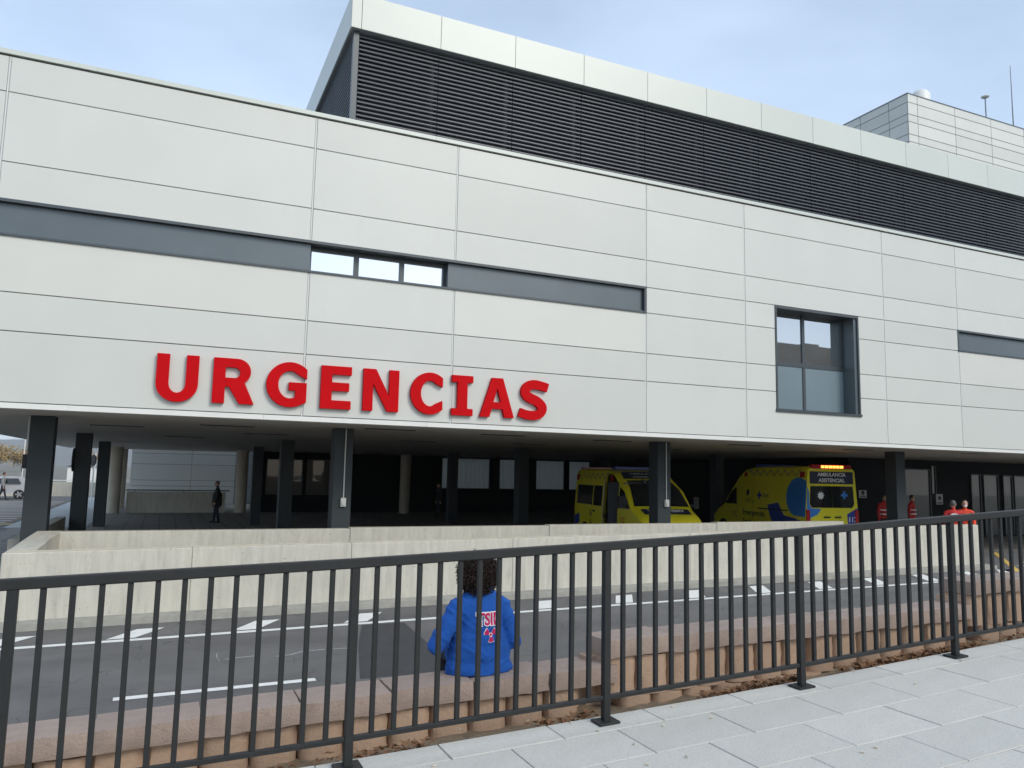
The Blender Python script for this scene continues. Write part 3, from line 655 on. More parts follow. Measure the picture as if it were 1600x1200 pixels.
# ------------------------------------------------------------------ red letters
sg = empty('lettering_sign', (3.6, 14.6, 2.63), label='big raised red capitals reading URGENCIAS on the white facade', cat='sign')
h = .81; S = .205
def ring(cx, cy, rx, ry, t, a0, a1, n=28): return arc(cx, cy, rx, ry, a0, a1, n)+arc(cx, cy, rx-t, ry-t*.92, a1, a0, n)
G_ = {}
w_ = .68; G_['U'] = [[(0, h), (0, .30)]+arc(w_/2, .30, w_/2, .32, 180, 360, 18)+[(w_, .30), (w_, h), (w_-S, h), (w_-S, .30)]+arc(w_/2, .31, w_/2-S, .17, 360, 180, 14)+[(S, h)]]
w_ = .71; G_['R'] = [[(0, 0), (0, h)]+arc(.40, h-.235, .235, .235, 90, -55, 12)+[(w_, 0), (.46, 0), (.27, .30), (S+.012, .30), (S+.012, .46)]+arc(.36, h-.255, .095, .095, -90, 90, 8)+[(S, h-.16), (S, .46), (S+.010, .46), (S+.010, .30), (S, .30), (S, 0)]]
def openring(w_, a0, a1): return arc(w_*.54, h/2, w_*.54, h/2+.012, a0, a1, 30), arc(w_*.54, h/2, w_*.54-S*1.02, h/2-.15, a1, a0, 30)
ou = arc(.42, h/2, .42, h/2+.012, 44.4, 300, 30); inn = arc(.42, h/2, .21, h/2-.15, 298, 50, 26)
G_['G'] = [ou+[(.72, .085), (.72, .45), (.40, .45), (.40, .30), (.52, .30), (.52, .19)]+inn+[(.72, .52)]]
G_['E'] = [[(0, 0), (0, h), (.57, h), (.57, h-.16), (S, h-.16), (S, .50), (.53, .50), (.53, .34), (S, .34), (S, .16), (.57, .16), (.57, 0)]]
w_ = .70; G_['N'] = [[(0, 0), (0, h), (.24, h), (w_-.19, .30), (w_-.19, h), (w_, h), (w_, 0), (w_-.22, 0), (.19, .53), (.19, 0)]]
ou = arc(.40, h/2, .40, h/2+.012, 49, 311, 30); inn = arc(.40, h/2, .19, h/2-.15, 308, 52, 26)
G_['C'] = [ou+[(.66, .27)]+inn+[(.66, h-.27)]]
G_['I'] = [[(0, 0), (0, .14), (.12, .14), (.12, h-.14), (0, h-.14), (0, h), (.45, h), (.45, h-.14), (.33, h-.14), (.33, .14), (.45, .14), (.45, 0)]]
w_ = .76; G_['A'] = [[(0, 0), (.26, h), (.50, h), (w_, 0), (w_-.21, 0), (w_-.26, .17), (.381, .17), (.381, .31), (w_-.295, .31), (.38, .60), (.295, .31), (.379, .31), (.379, .17), (.26, .17), (.21, 0)]]
cl = [(.66, h-.135), (.56, h-.108), (.36, h-.078), (.22, h-.11), (.14, h-.20), (.16, h-.31), (.27, h-.375), (.40, h-.425), (.52, .29), (.535, .20), (.46, .11), (.33, .078), (.16, .09), (.01, .135)]
def dense(c, n=4):
    out = []
    for i in range(len(c)-1):
        p0, p1, p2, p3 = c[max(i-1, 0)], c[i], c[i+1], c[min(i+2, len(c)-1)]
        for k in range(n):
            t = k/n; out.append(tuple(.5*((2*p1[j])+(-p0[j]+p2[j])*t+(2*p0[j]-5*p1[j]+4*p2[j]-p3[j])*t*t+(-p0[j]+3*p1[j]-3*p2[j]+p3[j])*t**3) for j in (0, 1)))
    return out+[c[-1]]
cl = dense(cl); le, ri = [], []
for i, p in enumerate(cl):
    a, b = cl[max(i-1, 0)], cl[min(i+1, len(cl)-1)]; d = Vector((b[0]-a[0], b[1]-a[1])).normalized(); t = .09+.012*math.sin(math.pi*i/len(cl))
    le.append((p[0]-d.y*t, p[1]+d.x*t)); ri.append((p[0]+d.y*t, p[1]-d.x*t))
G_['S'] = [le+ri[::-1]]
for ch, X in zip('URGENCIAS', (-.22, .70, 1.61, 2.59, 3.39, 4.33, 5.19, 5.80, 6.68)):
    t2 = poly2d(G_[ch], .04, 0.0); mb = MB(); mb.add([(X+v[0], FYP-.046-v[2], 2.628+v[1]) for v in t2.v], t2.f)
    obj('letter', mb, 'red', sg)

# ------------------------------------------------------------------ things under and beyond the building
pw = empty('rear_wing', (1, 52.5, FL), label='pale panelled wall of the rear wing seen through the bay', cat='building')
obj('wing_core', MB().box(-1.75, 5.6, 52.45, 60, FL, 8), 'backing', pw)
for a, b in ((-1.8, 1.6), (1.6, 4.2), (4.2, 5.6)):
    for z0, z1 in ((FL, .27), (.27, .62), (.62, 1.6), (1.6, 2.25), (2.25, 3.2), (3.2, 5), (5, 8)): obj('wall_panel', MB().box(a+.01, b-.01, 52.4, 52.445, z0+.012, z1-.012), 'greywall' if a > 4 else 'panel', pw)
yb = empty('courtyard_wall', (18, 58, FL), label='pale wall of the courtyard behind the glass strips of the bay', cat='wall')
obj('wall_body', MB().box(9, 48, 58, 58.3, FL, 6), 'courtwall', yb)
obj('brick_base', MB().box(5.8, 13.0, 57.7, 57.95, FL, 4), 'brown', yb)
lw = empty('low_wall', (.8, 42.6, FL), label='low concrete wall with a rail on top at the back of the bay', cat='wall')
obj('wall_body', MB().box(-1.55, 3.0, 42.5, 42.75, FL+.002, .22), 'concrete', lw)
obj('handrail', MB().tube([(-1.6, 42.6, .29), (3.2, 42.6, .29)], .03, 8).tube([(-1.2, 42.6, .2), (-1.2, 42.6, .29)], .02, 6).tube([(1, 42.6, .2), (1, 42.6, .29)], .02, 6), 'frame', lw)
bwl = empty('side_wall', (-2.5, 22, FL), label='short dark concrete wall running back between the first two left columns', cat='wall')
obj('wall_body', MB().box(-2.62, -2.38, 17.6, 24.85, FL+.002, .045), 'concrete', bwl)
obj('sidewalk', MB().sheet([(-5.1, 33, -.815), (-2.5, 33, -.815), (-2.5, 62, -.815), (-5.1, 62, -.815)]), 'sidewalk')['kind'] = 'structure'
hz = obj('hatched_area', MB().sheet([(-16, 30.5, -.88), (-5.4, 36, -.88), (-5.4, 58, -.88), (-22, 58, -.88)]), 'hatch'); hz['kind'] = 'structure'
for i in range(16):
    Y = 36.5+i*1.35; obj('hatch_stripe', MB().sheet([(-18, Y-2.6, -.876), (-5.6, Y, -.876), (-5.6, Y+.45, -.876), (-18, Y-2.15, -.876)]), 'sidewalk', hz)
obj('border_line', MB().sheet([(-16, 30.2, -.872), (-5.1, 35.7, -.872), (-5.1, 36.1, -.872), (-16, 30.6, -.872)]), 'ypaint', hz)
pwl = empty('far_parapet', (-10, 66, -.88), label='beige concrete parapet with a rail at the far side of the car park', cat='wall')
obj('wall_body', MB().box(-40, -1.5, 66, 66.3, -.9, .16), 'concrete', pwl)
obj('rail', MB().box(-40, -1.5, 66.08, 66.2, .24, .31), 'trimw', pwl)
for i in range(20): obj('rail_post', MB().box(-39.5+i*2, -39.44+i*2, 66.1, 66.18, .16, .24), 'trimw', pwl)
sp = empty('round_traffic_sign', (-3.9, 54, -.815), label='thin white pole with a round sign seen edge-on beyond the third left column', cat='sign')
obj('pole', MB().tube([(-3.9, 54, -.815), (-3.9, 54, 2.0)], .04, 8), 'white', sp)
obj('sign_disc', MB().tube([(-3.96, 53.9, 1.75), (-3.9, 53.93, 1.75)], .34, 20), 'black', sp)

# ------------------------------------------------------------------ ambulances
def van(name, loc, rz, label, L_, Hh, group, rear=True, open_door=False):
    v = empty(name, loc, rz, label, 'ambulance', group, local=True)
    st = [(0, Hh-.06, .97), (.12, Hh, .99), (L_-3.6, Hh, 1.0), (L_-2.9, Hh-.02, 1.0), (L_-2.35, Hh-.10, 1.0), (L_-1.98, Hh-.32, .99), (L_-1.5, 1.93, .985), (L_-1.0, 1.40, .97), (L_-.55, 1.20, .95), (L_-.20, .99, .90), (L_-.04, .84, .84), (L_, .62, .80)]
    def zt(x): return interp(x, [(a, b) for a, b, c in st])
    def ww(x): return interp(x, [(a, c) for a, b, c in st])
    def hw(x, z): return ww(x)*(1 if z < 1.2 else 1-.078*(z-1.2))
    fr = (.0, .12, None, .62, .80, .93, .985, 1.0)
    mb = MB(); xs = sorted(set([round(L_*i/14, 3) for i in range(15)]+[a for a, _, _ in st]+([L_-2.85, L_-1.95] if open_door else [])))
    rows = []
    for x in xs:
        T_ = zt(x); zb = .36 if x < L_-.3 else .42; pts = []
        zs = [zb, zb+.12, min(1.2, zb+(T_-zb)*.5), zb+(T_-zb)*.68, zb+(T_-zb)*.84, T_-.09, T_-.03, T_]
        for k, z in enumerate(zs):
            y = hw(x, z)*(.96 if k == 0 else 1)
            if k == 6: y -= .05
            if k == 7: y -= .16
            pts.append((y, z))
        row = [(x, y, z) for y, z in pts]+[(x, 0, T_+.015)]+[(x, -y, z) for y, z in pts[::-1]]
        rows.append(row)
    P = len(rows[0])
    for r_ in rows: mb.v += r_
    for i in range(len(rows)-1):
        for k in range(P-1):
            if open_door and xs[i] >= L_-2.86 and xs[i+1] <= L_-1.94 and k >= P-1-5 and k < P-2: continue
            mb.f.append((i*P+k, i*P+k+1, (i+1)*P+k+1, (i+1)*P+k))
        mb.f.append((i*P+P-1, i*P, (i+1)*P, (i+1)*P+P-1))
    mb.f.append(tuple(range(P))); mb.f.append(tuple((len(rows)-1)*P+k for k in range(P))[::-1])
    obj('body', mb, 'yellow', v, 32)
    e1 = .006
    def side(poly, s, e=e1): return [(x, s*(hw(x, z)+e), z) for x, z in poly]
    def patch(nm, poly, s, m_, par=v, e=e1):                  # flat vinyl or glass following the side of the body
        bm = bmesh.new(); f = bm.faces.new([bm.verts.new((x, 0, z)) for x, z in poly])
        for cut in [1.2]+[a for a, _, _ in st]:
            co, no = ((0, 0, cut), (0, 0, 1)) if cut == 1.2 else ((cut, 0, 0), (1, 0, 0))
            bmesh.ops.bisect_plane(bm, geom=bm.verts[:]+bm.edges[:]+bm.faces[:], plane_co=co, plane_no=no)
        for q_ in bm.verts: q_.co.y = s*(hw(q_.co.x, q_.co.z)+e)
        o_ = MB(); bm.verts.index_update(); o_.add([q_.co[:] for q_ in bm.verts], [[w.index for w in f.verts] for f in bm.faces]); bm.free()
        return obj(nm, o_, m_, par)
    def stext(s_, x, z, size, s, m_, bold=.004, par=v):
        t = text2d(s_, size, bold); o_ = MB(); o_.add([(x-s*a[0], s*(hw(x-s*a[0], z+a[1])+.010), z+a[1]) for a in t.v], t.f); return obj('lettering', o_, m_, par)
    def ftext(s_, y, z, x, size, m_, mirror=False, bold=.004, slope=0, rearface=False, par=v):
        t = text2d(s_, size, bold, 'CENTER'); o_ = MB()
        sg_ = -1 if (rearface != mirror) else 1
        o_.add([(x+slope*a[1], y+sg_*a[0], z+a[1]) for a in t.v], t.f); return obj('lettering', o_, m_, par)
    # windscreen, following the slope
    def ws(nm, x0, x1, half0, half1, m_, e=.012, par=v):
        o_ = MB(); n = 4; cols_ = [-1, -.5, 0, .5, 1]
        for i in range(n+1):
            x = x0+(x1-x0)*i/n; hf = half0+(half1-half0)*i/n
            for c in cols_: o_.v.append((x+e*.6, c*hf, zt(x)+.015*(1-abs(c))+e))
        for i in range(n):
            for k in range(4): o_.f.append((i*5+k, i*5+k+1, i*5+k+6, i*5+k+5))
        return obj(nm, o_, m_, par, 60)
    ws('windscreen', L_-1.93, L_-1.03, .70, .86, 'vglass')
    for s in (1, -1):
        patch('cab_window', [(L_-1.92, 1.36), (L_-1.12, 1.36), (L_-1.52, 1.82), (L_-1.85, 1.98)], s, 'vglass')
        o_ = obj('mirror', MB().caps((L_-1.25, s*1.02, 1.45), .05, (L_-1.22, s*1.2, 1.5), .05).box(L_-1.28, L_-1.18, s*1.18-.08, s*1.18+.08, 1.38, 1.72), 'black', v)
        obj('headlamp', MB().ell((L_-.28, s*.72, .90), (.17, .15, .12), 12, 8), 'white', v, 60)
        patch('sill_trim', [(.9, .40), (L_-1.4, .40), (L_-1.4, .52), (.9, .52)], s, 'black')
        for k in range(int((L_-2.6)/.22)):                    # chequered reflective band under the roof
            for j in (0, 1):
                if (k+j) % 2: patch('reflector_check', [(.25+k*.2, Hh-.32+j*.1), (.45+k*.2, Hh-.32+j*.1), (.45+k*.2, Hh-.22+j*.1), (.25+k*.2, Hh-.22+j*.1)], s, 'yellow2')
        patch('marker_lamp', [(.10, Hh-.36), (.34, Hh-.36), (.34, Hh-.18), (.10, Hh-.18)], s, 'redlamp', e=.014)
        patch('marker_lamp', [(L_-2.55, Hh-.36), (L_-2.35, Hh-.36), (L_-2.35, Hh-.22), (L_-2.55, Hh-.22)], s, 'redlamp', e=.014)
        for x in (1.05, L_-.98):
            wh = obj('wheel', MB().tube([(x, s*.78, .35), (x, s*.99, .35)], .35, 24), 'black', v, 40)
            obj('rim', MB().tube([(x, s*.985, .35), (x, s*1.0, .35)], .21, 20), 'rim', wh)
            patch('wheel_arch', [(x+.44*math.cos(R(a)), .36+.44*math.sin(R(a))) for a in range(0, 181, 20)], s, 'black')
    obj('grille', MB().box(L_-.03, L_+.005, -.45, .45, .62, .78), 'black', v)
    obj('front_bumper', MB().box(L_-.25, L_+.04, -.80, .80, .36, .58), 'black', v)
    ws('bonnet_sign', L_-.92, L_-.62, .74, .72, 'navy', .010)
    t = text2d('AMBULANCIA', .20, .006, 'CENTER'); o_ = MB(); o_.add([(L_-.86+a[1]*1.0, -a[0]*.9, zt(L_-.86+a[1])+.030) for a in t.v], t.f); obj('lettering', o_, 'white', v)
    # roof sign over the windscreen
    o_ = ws('roof_sign', L_-2.34, L_-2.0, .72, .76, 'navy', .014)
    slope = -.37/.22
    for i, s_ in enumerate(('AMBULANCIA', 'ASISTENCIAL')):
        t = text2d(s_, .15, .004, 'CENTER'); o_ = MB()
        o_.add([((L_-2.20+.15*i)-a[1]*.52+.012, a[0], zt((L_-2.20+.15*i)-a[1]*.52)+.036) for a in t.v], t.f); obj('lettering', o_, 'white', v)
    obj('light_bar', MB().box(L_-3.05, L_-2.75, -.7, .7, Hh-.01, Hh+.07), 'blue', v)
    # rear end
    xr = -.004
    obj('rear_light_bar', MB().box(-.03, .14, -.72, .72, Hh-.075, Hh+.055), 'redlamp', v)
    if rear:
        for i in range(6): obj('amber_lamp', MB().box(-.045, -.031, -.42+i*.14, -.42+i*.14+.11, Hh-.05, Hh+.03), 'lamp', v)
    obj('rear_sign', MB().box(xr-.012, xr, -.80, .80, Hh-.55, Hh-.16), 'navy', v)
    ftext('AMBULANCIA', 0, Hh-.31, xr-.016, .165, 'white', rearface=True); ftext('ASISTENCIAL', 0, Hh-.49, xr-.016, .165, 'white', rearface=True)
    for s in (1, -1):
        obj('rear_window', MB().prism([(xr-.010, s*.006, 1.42), (xr-.010, s*.74, 1.42), (xr-.010, s*.82, 1.55), (xr-.010, s*.78, Hh-.62), (xr-.010, s*.006, Hh-.62)], (.010, 0, 0)), 'vglass', v)
        obj('tail_lamp', MB().box(xr-.03, .10, s*.90-.06, s*.90+.06, .75, 1.35), 'redlamp', v)
        obj('door_handle', MB().box(xr-.03, xr, s*.20-.11, s*.20+.11, 1.1, 1.15), 'black', v)
    obj('rear_bumper', MB().box(-.10, .02, -.92, .92, .36, .52), 'black', v)
    obj('corner_vinyl', MB().prism([(xr-.005, -.955, .6), (xr-.005, -.955, 1.42), (xr-.005, -.55, 1.22), (xr-.005, -.60, .6)], (.005, 0, 0)), 'blue', v)
    ftext('112', -.74, .98, xr-.012, .22, 'white', rearface=True)
    obj('corner_vinyl', MB().prism([(xr-.005, .955, .6), (xr-.005, .90, 2.1), (xr-.005, .84, 1.9), (xr-.005, .84, 1.55), (xr-.005, .76, 1.40), (xr-.005, .40, 1.38), (xr-.005, .55, 1.2), (xr-.005, .80, 1.1), (xr-.005, .84, .6)], (.005, 0, 0)), 'lblue', v)
    cr_ = [(-.04, .12), (.04, .12), (.04, .04), (.12, .04), (.12, -.04), (.04, -.04), (.04, -.12), (-.04, -.12), (-.04, -.04), (-.12, -.04), (-.12, .04), (-.04, .04)]
    obj('cross_emblem', MB().sheet([(xr-.016, -.45+a, 1.82+b) for a, b in cr_]), 'lblue', v)
    obj('emblem', MB().sheet([(xr-.016, .42+.14*math.cos(R(a))*(1 if a % 40 else .6), 1.80+.14*math.sin(R(a))*(1 if a % 40 else .6)) for a in range(0, 360, 20)]), 'white', v)
    for s in (1, -1):                                         # side livery
        if open_door and s < 0: patch('blue_vinyl', [(.08, .95), (.55, 1.05), (.55, .75), (.08, .62)], s, 'blue', e=.0085)
        else:
            patch('blue_disc', [(.02, 1.12)]+[(.40+.62*math.cos(R(a)), 1.74+.62*math.sin(R(a))) for a in range(-72, 121, 12)]+[(.02, 2.24)], s, 'lblue', e=.007)
            patch('blue_vinyl', [(2.05, 1.42), (1.45, 1.52), (1.10, 1.12), (.5, 1.05), (.04, .95), (.04, .60), (.7, .56), (1.15, .90), (1.75, .80)], s, 'blue', e=.0085)
        x0 = (L_-2.0) if s > 0 else (L_-3.9 if not open_door else .7)
        stext('Emergencias', L_-2.35 if s > 0 else L_-4.1, 1.02, .27, s, 'ink', .003); stext('Sanitarias', L_-2.35 if s > 0 else L_-4.1, .70, .27, s, 'ink', .003)
        if not (open_door and s < 0):
            X = 2.55 if s > 0 else 2.3
            patch('cross_emblem', [(X+a*1.1, 1.72+b*1.1) for a, b in cr_], s, 'blue'); stext('Sacyl', X-.22*s, 1.68, .16, s, 'ink', .001)
            patch('crest', [(L_-2.62+.09*math.cos(R(a)), 1.80+.12*math.sin(R(a))) for a in range(0, 360, 45)], s, 'ink'); stext('Junta de\nCastilla y León', L_-2.5+(0 if s > 0 else -.4), 1.56, .10, s, 'ink', 0)
            patch('rub_strip', [(.9, 1.26), (2.6, 1.26), (2.6, 1.30), (.9, 1.30)], s, 'black', e=.012)
        stext('112', L_-1.55 if s > 0 else L_-1.75, .96, .22, s, 'redink', .003)
        for x in (L_-1.95, L_-2.95): patch('door_gap', [(x, .5), (x+.012, .5), (x+.012, 2.1), (x, 2.1)], s, 'ink', e=.0045)
    if open_door:
        obj('interior', MB().box(L_-3.2, L_-1.75, -.86, -.2, .42, .46).box(L_-3.2, L_-1.75, -.2, -.16, .46, 2.2).box(L_-1.8, L_-1.76, -.86, -.2, .46, 2.1).box(L_-3.0, L_-2.96, -.86, -.2, .46, 2.1), 'inside', v)
        dr = patch('sliding_door', [(L_-3.75, .5), (L_-2.88, .5), (L_-2.88, 2.16), (L_-3.75, 2.16)], -1, 'yellow', e=.075)
        patch('door_edge', [(L_-2.89, .5), (L_-2.83, .5), (L_-2.83, 2.16), (L_-2.89, 2.16)], -1, 'plastic', dr, e=.08)
        patch('door_window', [(L_-3.68, 1.36), (L_-2.98, 1.36), (L_-2.98, 1.98), (L_-3.68, 1.98)], -1, 'vglass', dr, e=.08)
        patch('rear_side_window', [(.25, 1.36), (L_-3.95, 1.36), (L_-3.95, 1.98), (.25, 1.98)], -1, 'vglass')
        obj('door_handle', MB().box(L_-3.62, L_-3.5, -1.10, -1.07, 1.16, 1.22), 'black', dr)
    return v
van('ambulance', (19.45, 18.45, FL+.004), R(81), 'yellow ambulance seen from behind with its amber rear light bar lit', 5.9, 2.72, 'ambulances parked in the bay')
a2h = R(-98.5); Lb = 5.6
van('ambulance', (12.95-Lb*math.cos(a2h), 17.62-Lb*math.sin(a2h), FL+.004), a2h, 'yellow ambulance facing the road with its side door slid open', Lb, 2.50, 'ambulances parked in the bay', rear=False, open_door=True)

# ------------------------------------------------------------------ people
def remesh(mb, voxel, it=6, wr=0.0, seed=0):
    me = mb.mesh('tmp'); o = bpy.data.objects.new('tmp', me); COL.objects.link(o)
    r_ = o.modifiers.new('r', 'REMESH'); r_.mode = 'VOXEL'; r_.voxel_size = voxel
    s_ = o.modifiers.new('s', 'SMOOTH'); s_.factor = .5; s_.iterations = it
    dg = bpy.context.evaluated_depsgraph_get(); out = bpy.data.meshes.new_from_object(o.evaluated_get(dg))
    bpy.data.objects.remove(o); bpy.data.meshes.remove(me)
    return out
from mathutils import noise
def wrinkle(me, amp, sc, zmax):
    ns = [v.normal.copy() for v in me.vertices]
    for v, n in zip(me.vertices, ns):
        if v.co.z < zmax:
            p = v.co; d = noise.noise(Vector((p.x*sc, p.y*sc, p.z*sc*1.8)))+.5*noise.noise(Vector((p.x*sc*2.3, p.y*sc*2.3, p.z*sc*3.5+9)))
            v.co = p+n*d*amp
def folds(me, amp, zmax):
    ns = [v.normal.copy() for v in me.vertices]
    for v, n in zip(me.vertices, ns):
        p = v.co
        if -.02 < p.z < zmax and p.y < .25:
            w1 = 1-abs(noise.noise(Vector((p.x*5+p.z*4, p.y*5, p.z*13-abs(p.x)*9))))
            v.co = p+n*(w1**4-.45)*amp*(1 if abs(p.x) > .13 or p.z < .2 else .45)
def hand(name, wrist, d, parent, up=(0, 0, 1)):
    mb = MB(); wv = Vector(wrist); d = Vector(d).normalized(); u = Vector(up); s = d.cross(u).normalized(); u = s.cross(d)
    mb.ell(wv+d*.045, (.04, .04, .022), 12, 8, Matrix((d, s, u)).transposed())
    for i, (o_, l_) in enumerate(((-.027, .058), (-.009, .070), (.009, .066), (.026, .052))):
        a = wv+d*.078+s*o_; b = a+d*l_*.55-u*.006; c = b+d*l_*.4-u*.02
        mb.caps(a, .0088, b, .008, 8); mb.caps(b, .008, c, .007, 8)
    a = wv+d*.03+s*.034; b = a+d*.03+s*.022; mb.caps(a, .011, b, .0095, 8); mb.caps(b, .0095, b+d*.026-u*.004, .008, 8)
    return obj(name, mb, 'skin', parent, 60)
def face(parent, c, fwd, sc=1.0, hairm='hair', hair=True):
    f = Vector(fwd).normalized(); s = f.cross(Vector((0, 0, 1))).normalized(); c = Vector(c)
    hd = MB(); rot = Matrix((s, f, Vector((0, 0, 1)))).transposed()
    hd.ell(c, (.075*sc, .092*sc, .112*sc), 20, 14, rot); hd.ell(c+f*.045*sc-Vector((0, 0, .055*sc)), (.052*sc, .048*sc, .055*sc), 14, 10, rot)
    hd.caps(c+f*.088*sc+Vector((0, 0, .015*sc)), .009*sc, c+f*.108*sc-Vector((0, 0, .022*sc)), .015*sc, 8)
    for k in (1, -1): hd.ell(c+s*k*.076*sc-f*.005*sc, (.012*sc, .022*sc, .032*sc), 10, 8, rot)
    me = remesh(hd, .008*sc, 4); h_ = obj('head', me, 'skin', parent); smooth(me, 80)
    ey = MB()
    for k in (1, -1): ey.ell(c+s*k*.03*sc+f*.084*sc+Vector((0, 0, .018*sc)), (.011*sc, .008*sc, .008*sc), 8, 6, rot)
    ey.caps(c+f*.088*sc-s*.02*sc-Vector((0, 0, .062*sc)), .005*sc, c+f*.088*sc+s*.02*sc-Vector((0, 0, .062*sc)), .005*sc, 6)
    obj('facial_features', ey, 'ink', h_)
    if hair:
        hb = MB(); hb.ell(c-f*.012*sc+Vector((0, 0, .022*sc)), (.082*sc, .094*sc, .102*sc), 20, 14, rot)
        hb.v = [v if (Vector(v)-c).dot(f) < .055*sc or v[2] > c.z+.07*sc else tuple(Vector(v)-f*.03*sc) for v in hb.v]
        obj('hair', hb, hairm, h_, 80)
    return h_
def stand(name, loc, rz, label, top, legs, group=None, height=1.75, stride=.0, hairm='hair', arms=((.24, .03, .83), (-.24, .03, .83)), hair=True, long_coat=False, fwd_lean=0.0, bands=False):
    """standing figure, +Y is forward"""
    k = height/1.75; v = empty(name, loc, rz, label, 'person', group, local=True)
    B = MB(); P_ = lambda x, y, z: (x*k, y*k, z*k)
    B.ell(P_(0, 0, .98), (.17*k, .125*k, .16*k)); B.ell(P_(0, fwd_lean*.5, 1.22), (.185*k, .125*k, .24*k)); B.caps(P_(-.14, fwd_lean, 1.40), .075*k, P_(.14, fwd_lean, 1.40), .075*k); B.caps(P_(0, fwd_lean, 1.42), .062*k, P_(0, fwd_lean+.015, 1.54), .052*k)
    if long_coat: B.caps(P_(0, 0, 1.15), .19*k, P_(0, 0, .80), .20*k)
    for s, a in ((1, arms[0]), (-1, arms[1])):
        el = (s*.235, fwd_lean-.03, 1.12); B.caps(P_(s*.19, fwd_lean, 1.38), .064*k, P_(*el), .052*k); B.caps(P_(*el), .052*k, P_(*a), .038*k)
    ft = []
    for s in (1, -1):
        y = s*stride; B.caps(P_(s*.09, 0, .92), .098*k, P_(s*.1, y*.45+.02, .50), .068*k); B.caps(P_(s*.1, y*.45+.02, .50), .066*k, P_(s*.1, y, .10), .046*k)
        B.caps(P_(s*.1, y-.03, .055), .045*k, P_(s*.11, y+.15, .04), .035*k)
    me = remesh(B, .018, 5); wrinkle(me, .012, 9, 1.45*k)
    for q_ in (top, legs, 'shoe'): me.materials.append(M[q_])
    hem = (.72 if long_coat else .90)*k
    for p in me.polygons:
        c = p.center; p.material_index = 0 if (c.z > hem or (abs(c.x) > .185*k and c.z > .7*k)) else (1 if c.z > .095*k else 2)
    smooth(me, 80); b_ = bpy.data.objects.new('body', me); COL.objects.link(b_); b_.parent = v; ORG[b_.name] = (0, 0, 0)
    face(v, P_(0, fwd_lean+.035, 1.635), (0, 1, 0), k, hairm, hair)
    for s, a in ((1, arms[0]), (-1, arms[1])):
        el = Vector((s*.235, fwd_lean-.03, 1.12)); hand('hand', P_(*a), Vector(a)-el, v, (s, 0, 0.2))
    if bands:
        for z in (1.05, 1.2): 
            mb = MB(); n = 24; 
            for i in range(n):
                q_ = 2*math.pi*i/n; mb.v += [(.205*k*math.cos(q_), fwd_lean*.5*k+.150*k*math.sin(q_), (z-.02)*k), (.205*k*math.cos(q_), fwd_lean*.5*k+.150*k*math.sin(q_), (z+.02)*k)]
            mb.f = [(2*i, 2*((i+1) % n), 2*((i+1) % n)+1, 2*i+1) for i in range(n)]; obj('reflective_band', mb, 'white', v)
    return v
# seated woman in a blue fleece, seen from behind
SX, SY = 2.045, 5.02; SZ = interp(SX, sections[0][2])
wo_ = empty('person', (SX, SY, SZ), 0, 'person in a blue fleece with dark curly hair sitting on the block wall', 'person', local=True)
B = MB()
B.ell((0, .02, .03), (.245, .15, .15)); B.ell((0, .02, .12), (.232, .145, .16)); B.ell((0, .025, .20), (.205, .135, .14)); B.ell((0, .03, .27), (.172, .125, .20)); B.ell((0, .035, .385), (.185, .115, .13)); B.caps((-.125, .03, .435), .070, (.125, .03, .435), .070); B.caps((-.07, .03, .49), .06, (.07, .03, .49), .06); B.caps((0, .035, .50), .08, (0, .045, .585), .062)
B.caps((-.165, .03, .425), .066, (-.315, -.005, .195), .062); B.caps((-.315, -.005, .195), .062, (-.13, .27, .22), .046)
B.caps((.165, .03, .425), .066, (.238, .0, .19), .060); B.caps((.238, .0, .19), .060, (.12, .27, .22), .046)
for s in (1, -1):
    B.caps((s*.10, .03, .085), .095, (s*.11, .42, .085), .072); B.caps((s*.11, .42, .085), .068, (s*.11, .44, -.34), .048); B.caps((s*.11, .42, -.38), .046, (s*.12, .60, -.40), .036)
me = remesh(B, .009, 3); wrinkle(me, .003, 12, .50); folds(me, .012, .50); wrinkle(me, .002, 34, .52)
for v in me.vertices:
    if v.co.z < .005 and v.co.y < .16: v.co.z = .005          # rests on the stone
for q_ in ('fleece', 'trouser', 'shoe'): me.materials.append(M[q_])
for p in me.polygons:
    c = p.center; leg = c.y > .2 and c.z < .165
    p.material_index = (2 if c.z < -.33 else 1) if (leg or c.z < 0) else 0
smooth(me, 80); ob_ = bpy.data.objects.new('body', me); COL.objects.link(ob_); ob_.parent = wo_; ORG[ob_.name] = (0, 0, 0)
bvh = BVHTree.FromPolygons([v.co[:] for v in me.vertices], [tuple(p.vertices) for p in me.polygons])
hand('hand', (-.13, .27, .22), (.5, .9, -.1), wo_); hand('hand', (.12, .27, .22), (-.5, .9, -.1), wo_)
col_ = MB(); n = 28                                          # stand-up collar
for i in range(n):
    a = 2*math.pi*i/n
    for (rr, z) in ((.092, .525), (.098, .575), (.090, .60), (.080, .575)): col_.v.append((rr*math.cos(a)*1.05, .038+rr*math.sin(a), z+.012*math.sin(a*3)+(.012 if math.sin(a) < 0 else -.02)))
for i in range(n):
    for k in range(3): col_.f.append((i*4+k, ((i+1) % n)*4+k, ((i+1) % n)*4+k+1, i*4+k+1))
obj('collar', col_, 'fleece', wo_, 80)
HC = Vector((-.020, .05, .672)); hd = face(wo_, HC, (.1, 1, -.12), 1.0, 'hair', True)
hr = MB(); q = random.Random(11)
hr.ell(HC+Vector((0, -.02, .005)), (.105, .10, .112), 24, 16); hr.ell(HC+Vector((0, -.035, -.06)), (.120, .078, .085), 20, 12)
hm = remesh(hr, .012, 2)
for v in hm.vertices: v.co += Vector((q.uniform(-1, 1), q.uniform(-1, 1), q.uniform(-1, 1)))*.004
hb = obj('hair_mass', hm, 'hair', hd, 80)
